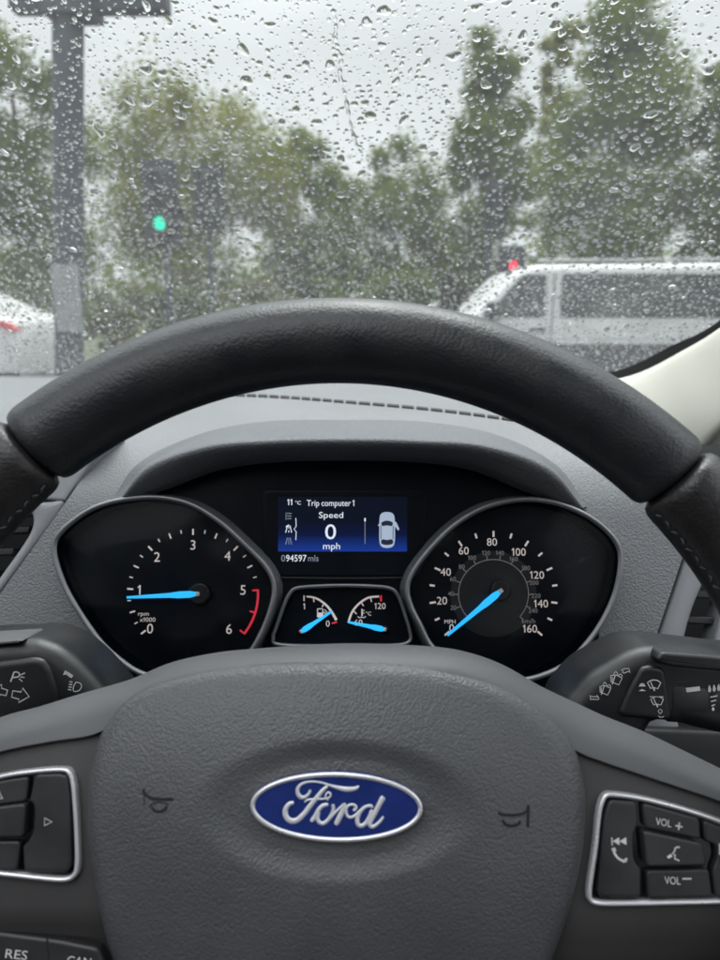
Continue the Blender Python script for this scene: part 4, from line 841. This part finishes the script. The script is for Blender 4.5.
for s in (0, 1):
    mb = MB(); q = [(600, 575, .68), (664, 500, .645), (700, 462, .62), (724, 436, .6), (770, 398, .57)]
    A = [atY(*p) for p in q]; B = [p+Vector((.16, .02, -.02)) for p in A]; C_ = [p+Vector((.02, .03, -.3)) for p in B]; rr = [A, B, C_]
    if s: rr = [[Vector((-.74-p.x, p.y, p.z)) for p in r] for r in rr]
    mb.loft(cb(rr) if not s else cb(rr)[::-1]); mb.build('quarter_panel', mat('quarter_grey', (.07, .078, .078), .5, var=(20, (.08, .088, .088))), cab, angle=60)
mb = MB(); rows = []
for k in range(15):
    Y = .30-k*.14; rows.append([CAM+Vector((-.37+.72*a, Y-.1*a*a*(k == 0), .335+.035*math.sin(min(1, k/8)*math.pi/2)-.10*abs(a)**4)) for a in [j/10-1 for j in range(21)]])
thick = [[p+Vector((0, 0, .03)) for p in r] for r in rows]
for src, rev in ((rows, 0), (thick, 1)):
    for i0, i1, j0, j1 in ((0, 1, 0, 20), (1, 7, 0, 4), (1, 7, 16, 20), (7, 14, 0, 20)):  # roof opening added in the lining to let sky light onto the hub
        g_ = cb([r[j0:j1+1] for r in src[i0:i1+1]]); mb.loft(g_[::-1] if rev else g_)
mb.loft(cb([rows[0], thick[0]])); mb.build('headliner', M['headliner'], cab, angle=60)
mb = MB(); mb.loft(cb([[p+Vector((0, 0, .012)) for p in r[4:17]] for r in rows[1:8]])); mb.build('added_roof_pane', M['clear'], cab, angle=180)  # unseen pane over the added roof opening
for sx_ in (.43, -1.17):
    mb = MB(); mb.box(*[v for v in (sx_+.37-.03, sx_+.37+.03)], -1.5, .5, -.95, -.22); mb.build('door_card', M['dark'], cab, angle=30)
mb = MB(); mb.box(-.8, .8, -1.5, .5, -1.0, -.95); mb.box(-.8, .8, -1.66, -1.6, -1.0, .2); mb.build('floor_and_raised_rear_wall', M['dark'], cab)  # unseen rear wall raised to shut out light from behind

sfm = Matrix.Translation((.37, -.24, 0)) @ Matrix(((1, 0, 0, 0), (0, 0, -1, 0), (0, 1, 0, 0), (0, 0, 0, 1)))
mb = MB(); mb.slab(rounded([(-.26, -.85), (.26, -.85), (.25, -.2), (.17, -.06), (-.17, -.06), (-.25, -.2)], .08, 6), -.14, 0, .05, 5); mb.slab(rounded([(-.14, -.02), (.14, -.02), (.12, .17), (-.12, .17)], .05, 6), -.10, -.01, .04, 5); sb = mb.build('added_seat_back', M['dark'], cab); sb.matrix_local = sfm  # unseen seat back and headrest, added to block light from behind

# ------------------------------------------------------------------ outside: ground, road, kerb
M['asphalt'] = mat('wet_asphalt', (.05, .052, .055), .28, bump=[('noise', 60, .3, .004)], var=(.6, (.035, .037, .04), .14))
M['verge'] = mat('grass_verge', (.05, .075, .025), .9, bump=[('noise', 30, .8, .03)], var=(2, (.075, .08, .035)))
M['kerb'] = mat('kerb_stone', (.3, .3, .29), .6, var=(5, (.22, .22, .21)))
M['line'] = mat('road_paint', (.75, .75, .72), .5, var=(8, (.55, .55, .53)))
M['paint'] = mat('white_car_paint', (.62, .62, .61), .35, coat=.5, var=(3, (.55, .55, .54)))
M['carglass'] = mat('dark_car_glass', (.02, .03, .03), .08, spec=.6, var=(2, (.05, .065, .062), .04))
M['tyre'] = mat('tyre_rubber', (.02, .02, .02), .8, var=(30, (.03, .03, .03)))
M['alloy'] = mat('alloy', (.5, .5, .52), .35, .8, var=(20, (.42, .42, .44)))
M['postgrey'] = mat('post_paint', (.02, .03, .042), .6, var=(4, (.028, .038, .05)))
M['sigblack'] = mat('signal_black', (.008, .011, .016), .6, var=(10, (.012, .016, .022)))
M['bark'] = mat('bark', (.07, .055, .042), .9, bump=[('noise', 12, .6, .02)], var=(6, (.045, .036, .028)))
M['red'] = mat('tail_lamp', (.4, .02, .02), .25, emit=(1, .05, .06), es=.15)
M['sig_red'] = mat('signal_red', (.4, .02, .03), .3, emit=(1, .01, .05), es=2.6)
M['sig_green'] = mat('signal_green', (.02, .4, .3), .3, emit=(.0, .9, .56), es=1.0)
M['unlit'] = mat('unlit_lens', (.02, .022, .022), .25, var=(20, (.03, .03, .028)))
def struct(name, mb, m, label, smooth=False):
    o = mb.build(name, m, smooth=smooth); o['kind'] = 'structure'; o['label'] = label; return o
mb = MB(); mb.add([(-600, -200, -.02), (600, -200, -.02), (600, 900, -.02), (-600, 900, -.02)], [(0, 1, 2, 3)]); struct('ground', mb, M['verge'], 'grassy ground beyond the road')
mb = MB(); mb.add([(-60, -60, -.012), (60, -60, -.012), (60, 14, -.012), (-60, 14, -.012)], [(0, 1, 2, 3)]); struct('road', mb, M['asphalt'], 'wet grey asphalt road')
mb = MB(); mb.box(-60, 60, 14, 14.2, -.02, .11); struct('kerb', mb, M['kerb'], 'stone kerb along the far side of the road')
mb = MB(); mb.box(-60, 60, 14.2, 16.2, -.02, .1); struct('pavement', mb, mat('paving', (.2, .2, .195), .5, var=(3, (.15, .15, .15))), 'wet pavement behind the kerb')

# ------------------------------------------------------------------ vehicles seen side on
def side_frame(x, y): return Matrix.Translation((x, y, 0)) @ Matrix(((1, 0, 0, 0), (0, 0, -1, 0), (0, 1, 0, 0), (0, 0, 0, 1)))   # local (along, up, towards the viewer)
def wheel(par, x, r, z0, wdt=.22):
    o = empty('wheel'); o.parent = par; o.location = (x, r, z0)
    mb = MB(); rows = []
    for rr, z in ((r*.62, -.02), (r*.66, 0), (r*.93, 0), (r, -.04), (r, -wdt+.04), (r*.93, -wdt), (r*.6, -wdt)): rows.append([(rr*math.cos(t), rr*math.sin(t), z) for t in [k*2*math.pi/40 for k in range(40)]])
    mb.loft(rows[::-1], True); mb.build('tyre', M['tyre'], o)
    mb = MB(); mb.slab([(r*.62*math.cos(t), r*.62*math.sin(t)) for t in [k*2*math.pi/40 for k in range(40)]], -wdt*.8, -.05, .01); 
    for k in range(5):
        a = k*2*math.pi/5; c, s = math.cos(a), math.sin(a); mb.slab([(c*u-s*v, s*u+c*v) for u, v in ((.02, -.04), (r*.6, -.03), (r*.6, .03), (.02, .04))], -.06, -.015, .006)
    mb.build('rim', M['alloy'], o)
van = tag(empty('parked_van', side_frame(.7, 9.2)), 'white van seen side on behind the right of the windscreen with dark side windows', 'van')
W_ = 1.9
body = rounded([(0, .35), (-.02, .75), (.12, 1.0), (.62, 1.16), (1.22, 1.78), (1.45, 1.86), (5.2, 1.9), (5.3, 1.75), (5.35, .9), (5.3, .35)], .12, 5)
mb = MB(); mb.slab(body, -W_, 0, .1, 5); mb.build('body', M['paint'], van)
def vwin(pts, name='side_window', r=.05): mb = MB(); mb.slab(rounded(pts, r, 5), -.03, .006, .006); mb.build(name, M['carglass'], van)
vwin([(.86, 1.22), (1.6, 1.22), (1.6, 1.74), (1.3, 1.74)]); vwin([(1.79, 1.22), (3.95, 1.22), (3.95, 1.75), (1.79, 1.75)]); vwin([(4.1, 1.22), (5.1, 1.22), (5.1, 1.75), (4.1, 1.75)])
mb = MB(); mb.slab(rounded([(.05, .52), (5.3, .52), (5.3, .9), (.12, .9)], .03), -.02, .022, .01); mb.build('cladding', mat('cladding', (.03, .034, .036), .6, var=(6, (.04, .044, .046))), van)
mb = MB(); mb.slab([(.4, .965), (5.3, .985), (5.3, 1.0), (.4, .98)], -.02, .008, .004); mb.build('waist_crease', M['paint'], van)
for pts in (((1.69, .36), (1.705, .36), (1.705, 1.76), (1.69, 1.76)), ((4.02, .36), (4.035, .36), (4.035, 1.76), (4.02, 1.76))): mb = MB(); mb.slab(list(pts), -.01, .003, .001); mb.build('door_gap', M['sigblack'], van)
mb = MB(); mb.slab(rounded([(1.42, 1.06), (1.62, 1.06), (1.62, 1.1), (1.42, 1.1)], .015), 0, .03, .008); mb.build('door_handle', M['sigblack'], van)
mb = MB(); mb.slab(rounded([(.84, 1.2), (1.02, 1.2), (1.02, 1.42), (.86, 1.42)], .04), .03, .16, .03); mb.slab([(.95, 1.24), (1.05, 1.24), (1.05, 1.28), (.95, 1.28)], 0, .06, .005); mb.build('wing_mirror', M['sigblack'], van)
mb = MB(); mb.slab(rounded([(0, .72), (.3, .8), (.34, .98), (.1, .96)], .03), -.2, .012, .01); mb.build('headlight', mat('headlight_glass', (.5, .52, .54), .15, var=(5, (.4, .42, .44))), van)
mb = MB(); mb.slab([(1.5, 1.895), (4.9, 1.925), (4.9, 1.955), (1.5, 1.925)], -.14, -.1, .01); mb.build('roof_rail', M['alloy'], van)
for x_ in (.95, 4.2):
    mb = MB(); mb.slab([(x_+.43*math.cos(t), .33+.43*math.sin(t)) for t in [k*2*math.pi/40 for k in range(40)]], -.25, .004, .003); mb.build('wheel_arch', M['sigblack'], van); wheel(van, x_, .33, .03)
car = tag(empty('parked_car', side_frame(-9.55, 10.2) @ Matrix.Scale(1.1, 4)), 'white car with a red tail lamp at the far left edge', 'car')
mb = MB(); mb.slab(rounded([(0, .3), (0, .7), (.9, .95), (1.5, 1.38), (2.2, 1.5), (3.3, 1.46), (3.85, 1.2), (4.3, 1.08), (4.36, .75), (4.32, .3)], .12, 5), -1.78, 0, .12, 5); mb.build('body', M['paint'], car)
for pts in (((1.15, .98), (2.2, 1.02), (2.2, 1.4), (1.6, 1.33)), ((2.3, 1.02), (3.2, 1.06), (3.1, 1.37), (2.3, 1.4))): mb = MB(); mb.slab(rounded(list(pts), .05, 4), -.03, .006, .006); mb.build('side_window', M['carglass'], car)
mb = MB(); mb.slab(rounded([(4.1, 1.08), (4.28, 1.03), (4.34, .93), (4.16, .96)], .03), -.2, .012, .01); mb.build('tail_lamp', M['red'], car)
mb = MB(); mb.slab([(.02, .3), (4.33, .3), (4.33, .42), (.02, .42)], -.02, .02, .01); mb.build('sill', M['sigblack'], car)
for x_ in (.85, 3.5):
    mb = MB(); mb.slab([(x_+.38*math.cos(t), .32+.38*math.sin(t)) for t in [k*2*math.pi/40 for k in range(40)]], -.25, .004, .003); mb.build('wheel_arch', M['sigblack'], car); wheel(car, x_, .32, .03)

# ------------------------------------------------------------------ gantry post and traffic lights
def base_at(x, y, Y): p = atY(x, y, Y); return Vector((p.x, p.y, 0))
b0 = atY(69, 300, 6.2); tp = atY(68, -30, 6.2); gp_ = tag(empty('gantry_post', Vector((b0.x, 6.2, 0))), 'thick dark grey post with a cross arm at the upper left', 'post')
def gl_(p): return Vector((p.x-b0.x, p.y-6.2, p.z))
k6 = 6.2/F*1.0
mb = MB(); rows = []
for z in (0, .3, 1.3, tp.z*.7, tp.z):
    f_ = (z-b0.z)/(tp.z-b0.z); xx = (tp.x-b0.x)*f_; r = .117 if z > .25 else .15
    rows.append([(xx+r*math.cos(t), r*math.sin(t), z) for t in [q*2*math.pi/28 for q in range(28)]])
mb.loft(rows, True, True, True); mb.build('pole', M['postgrey'], gp_)
a = gl_(atY(12, -6, 6.2)); c = gl_(atY(168, -6, 6.2)); mb = MB(); zz = gl_(atY(69, -8, 6.2)).z
mb.box(a.x, c.x, -.08, .08, zz-.14, zz+.1); mb.build('cross_arm', M['postgrey'], gp_)
a = gl_(atY(49, 19, 6.2)); c = gl_(atY(94, -40, 6.2)); mb = MB(); mb.box(a.x, c.x, -.15, .15, a.z, c.z); mb.build('collar', M['postgrey'], gp_)
a = gl_(atY(55.5, 332, 6.0)); c = gl_(atY(76, 264, 6.0)); mb = MB(); mb.slab(rounded([(a.x, a.z), (c.x, a.z), (c.x, c.z), (a.x, c.z)], .01), 0, .012, .003); pn = mb.build('white_panel', mat('greyed_white', (.28, .29, .29), .6, var=(9, (.2, .21, .21))), gp_); pn.matrix_local = Matrix.Translation((0, -.16, 0)) @ Matrix(((1, 0, 0, 0), (0, 0, -1, 0), (0, 1, 0, 0), (0, 0, 0, 1)))  # panel white toned down to an uneven grey
def lamp_disc(par, x, z, r, m, name='lamp', front=-.13):
    o = empty(name); o.parent = par; o.location = (x, front, z)
    mb = MB(); rows = [[(r*s*math.cos(t), -d, r*s*math.sin(t)) for t in [q*2*math.pi/28 for q in range(28)]] for s, d in ((1, 0), (.85, .012), (.5, .024), (.05, .028))]
    mb.loft(rows, True, False, True); mb.build('lens', m, o)
    mb = MB(); rows = []
    for s, d in ((1.06, 0), (1.06, .16)): rows.append([(r*s*math.cos(t), -d*(1 if 0 <= t <= math.pi else .55), r*s*math.sin(t)) for t in [math.pi*(-.15+1.3*q/20) for q in range(21)]])
    mb.loft(rows); mb.loft([[tuple(Vector(p)*1.0+Vector((0, 0, .006))) for p in r_] for r_ in rows][::-1]); mb.build('visor', M['sigblack'], o, angle=180)
def signal(x, y, Y, lit, label, hw=.17, pole=True, order=('unlit', 'unlit', 'unlit'), face=True, rot=0, lr=.1):
    p = atY(x, y, Y); k = {0: .3, 1: 0, 2: -.3}[lit]; zc = p.z-k
    o = tag(empty('traffic_light', Vector((p.x, Y+.15, 0))), label, 'traffic light'); o.rotation_euler.z = R(rot)
    mb = MB(); mb.slab(rounded([(-hw, zc-.48), (hw, zc-.48), (hw, zc+.48), (-hw, zc+.48)], .05), -.12, .12, .03); h = mb.build('housing', M['sigblack'], o); h.matrix_local = Matrix(((1, 0, 0, 0), (0, 0, -1, 0), (0, 1, 0, 0), (0, 0, 0, 1)))
    mb = MB(); mb.slab(rounded([(-hw-.12, zc-.62), (hw+.12, zc-.62), (hw+.12, zc+.62), (-hw-.12, zc+.62)], .08), -.02, .0, .005); h = mb.build('backing_board', M['sigblack'], o); h.matrix_local = Matrix(((1, 0, 0, 0), (0, 0, -1, 0), (0, 1, 0, 0), (0, 0, 0, 1)))
    for i, z in enumerate((.3, 0, -.3)): lamp_disc(o, 0, zc+z, lr, M[order[i]])
    mb = MB(); mb.tube([(0, .17, 0), (0, .17, zc+.5)], .055, 14); mb.build('pole', M['postgrey'], o)
signal(159.5, 223, 11.5, 2, 'traffic light showing green left of the steering wheel top', order=('unlit', 'unlit', 'sig_green'), hw=.15)
signal(208, 196, 15.0, 1, 'unlit traffic light just right of the green one', order=('unlit', 'unlit', 'unlit'), rot=25, hw=.2)
signal(513, 265.5, 12.2, 0, 'traffic light showing red above the roof of the white van', order=('sig_red', 'unlit', 'unlit'), hw=.11, lr=.07)
signal(497, 208, 17.0, 1, 'unlit traffic light in front of the narrow tree', order=('unlit', 'unlit', 'unlit'), rot=30)

# ------------------------------------------------------------------ trees and bushes
def leafmat(name, c1, c2, c3):
    m = mat(name, c1, .6, spec=.3); t = m.node_tree; b = t.nodes['Principled BSDF']; tc_ = t.nodes.new('ShaderNodeTexCoord')
    n1 = t.nodes.new('ShaderNodeTexNoise'); n1.inputs['Scale'].default_value = .9; n1.inputs['Detail'].default_value = 6; n1.inputs['Roughness'].default_value = .7; t.links.new(tc_.outputs['Object'], n1.inputs[0])
    r = t.nodes.new('ShaderNodeValToRGB'); r.color_ramp.elements[0].position = .34; r.color_ramp.elements[0].color = (*c1, 1); r.color_ramp.elements[1].position = .68; r.color_ramp.elements[1].color = (*c3, 1); e = r.color_ramp.elements.new(.5); e.color = (*c2, 1)
    t.links.new(n1.outputs[0], r.inputs[0]); t.links.new(r.outputs[0], b.inputs['Base Color'])
    tl_ = t.nodes.new('ShaderNodeBsdfTranslucent'); t.links.new(r.outputs[0], tl_.inputs[0]); mx = t.nodes.new('ShaderNodeMixShader'); mx.inputs[0].default_value = .35
    t.links.new(b.outputs[0], mx.inputs[1]); t.links.new(tl_.outputs[0], mx.inputs[2]); t.links.new(mx.outputs[0], t.nodes['Material Output'].inputs[0]); return m
LM = {'dark': leafmat('dark_leaves', (.07, .11, .014), (.105, .155, .02), (.15, .195, .026)), 'olive': leafmat('olive_leaves', (.125, .15, .014), (.18, .195, .02), (.24, .225, .026)), 'green': leafmat('green_leaves', (.085, .135, .016), (.12, .175, .02), (.165, .215, .026))}
def leaves(mb, r, centres, n, size, spread):
    for _ in range(n):
        c, rad = r.choice(centres); d = Vector((r.gauss(0, 1), r.gauss(0, 1), r.gauss(0, 1))); p = c+d*(rad*spread)
        a = Vector((r.gauss(0, 1), r.gauss(0, 1), r.gauss(0, .6))).normalized(); b_ = a.cross(Vector((r.gauss(0, 1), r.gauss(0, 1), r.gauss(0, 1)))).normalized(); s = size*r.uniform(.6, 1.4)
        mb.add([p-a*s, p-b_*s*.45+a*s*.1, p+a*s, p+b_*s*.5], [(0, 1, 2, 3)])
def tree(label, px_, py_, hw, hh, Y, lm, seed, n=3600, lean=0, shape='round', trunk_px=None, nclump=60, cat='tree', name='tree'):
    r = random.Random(seed); c = atY(px_, py_, Y); k = Y/F; rx, rz = hw*k, hh*k; bx = c.x if trunk_px is None else atY(trunk_px, py_, Y).x
    o = tag(empty(name, Vector((bx, Y, 0))), label, cat); cen = []; cl_ = c-o.location
    for _ in range(nclump):
        while True:
            q = Vector((r.uniform(-1, 1), r.uniform(-1, 1), r.uniform(-1, 1)))
            if q.length <= 1: break
        if shape == 'cone': wq = .45+.55*(1-(q.z+1)/2)**.8; q.x *= wq; q.y *= wq
        q = q*(.55+.45*q.length) if r.random() < .5 else q
        cen.append((cl_+Vector((q.x*rx, q.y*rx*.8, q.z*rz)), r.uniform(.12, .26)*min(rx, rz)))
    mb = MB()
    top_ = cl_+Vector((0, 0, rz*.55)); pts = cr([(0, 0, 0), (lean*.3, 0, cl_.z*.35), (cl_.x*.6+lean*.5, 0, cl_.z*.75), tuple(top_)], 5); rr = max(.08, .022*(rz+cl_.z))
    mb.tube(pts, [rr*(1.15-1.0*i/len(pts)) for i in range(len(pts))], 9)
    for q, rad in cen[:16]:
        s = Vector(pts[r.randint(len(pts)//2, len(pts)-3)]); mid_ = s.lerp(q, .5)+Vector((0, 0, .08*rz)); mb.tube(cr([tuple(s), tuple(mid_), tuple(q)], 3), [rr*.2*(1-.13*i) for i in range(7)], 6)
    mb.build('trunk', M['bark'], o, angle=180)
    mb = MB(); leaves(mb, r, cen, int(n*7), .0033*Y, .60); mb.build('crown', LM[lm], o, smooth=False)
    return o
tree('leafy tree behind the dark post at the far left', 22, 190, 72, 150, 15, 'dark', 1, 5200, nclump=80)
tree('broad olive green tree behind the green traffic light', 190, 195, 98, 105, 21, 'olive', 2, 4300, nclump=85, lean=-.6)
tree('small slim tree between the olive tree and the leaning tree', 296, 235, 46, 95, 25, 'green', 3, 3600, nclump=40)
tree('tree with a dark leaning trunk above the middle of the steering wheel', 378, 235, 62, 92, 24, 'green', 4, 3000, nclump=55, lean=1.2, trunk_px=388)
tree('tall narrow tree left of the van roof', 487, 165, 50, 115, 22, 'green', 5, 4200, shape='cone', nclump=60)
tree('tallest tree rising behind the white van', 622, 140, 84, 140, 19, 'green', 6, 6800, shape='cone', nclump=110)
tree('dark tree cut off by the right edge behind the van', 722, 190, 44, 128, 18, 'dark', 7, 4200, nclump=65)
tree('sparse pale tree between the narrow tree and the tallest tree', 556, 165, 34, 125, 30, 'olive', 8, 1500, nclump=40)
tree('low rounded tree behind the cab of the van', 452, 265, 46, 48, 26, 'olive', 9, 1900, nclump=35)
for i, (x, y, hw, hh, Y, lm, lb) in enumerate(((115, 320, 40, 36, 18, 'olive', 'low bush beside the white panel of the dark post'), (185, 325, 44, 38, 19, 'green', 'low bush under the green traffic light'), (255, 322, 42, 42, 20, 'olive', 'yellowish bush under the right side of the olive tree'), (325, 318, 42, 42, 20, 'dark', 'dark bush below the small slim tree'), (400, 315, 42, 42, 21, 'green', 'bush at the foot of the leaning trunk'), (600, 290, 80, 40, 21, 'dark', 'wide dark bush behind the windows of the van'))):
    tree(lb, x, y, hw, hh, Y, lm, 30+i, 1500, nclump=30, cat='bush', name='bush')
# far wood closing the horizon
r = random.Random(77); mb = MB(); cen = [(Vector((-90+k*2.2+r.uniform(-1, 1), 70+r.uniform(-5, 5), r.uniform(1, 6))), r.uniform(1.2, 2.4)) for k in range(85)]
leaves(mb, r, cen, 9000, .55, .8); o = mb.build('far_wood', LM['green'], smooth=False); tag(o, 'distant strip of woodland low on the horizon behind the trees', 'wood', kind='stuff')
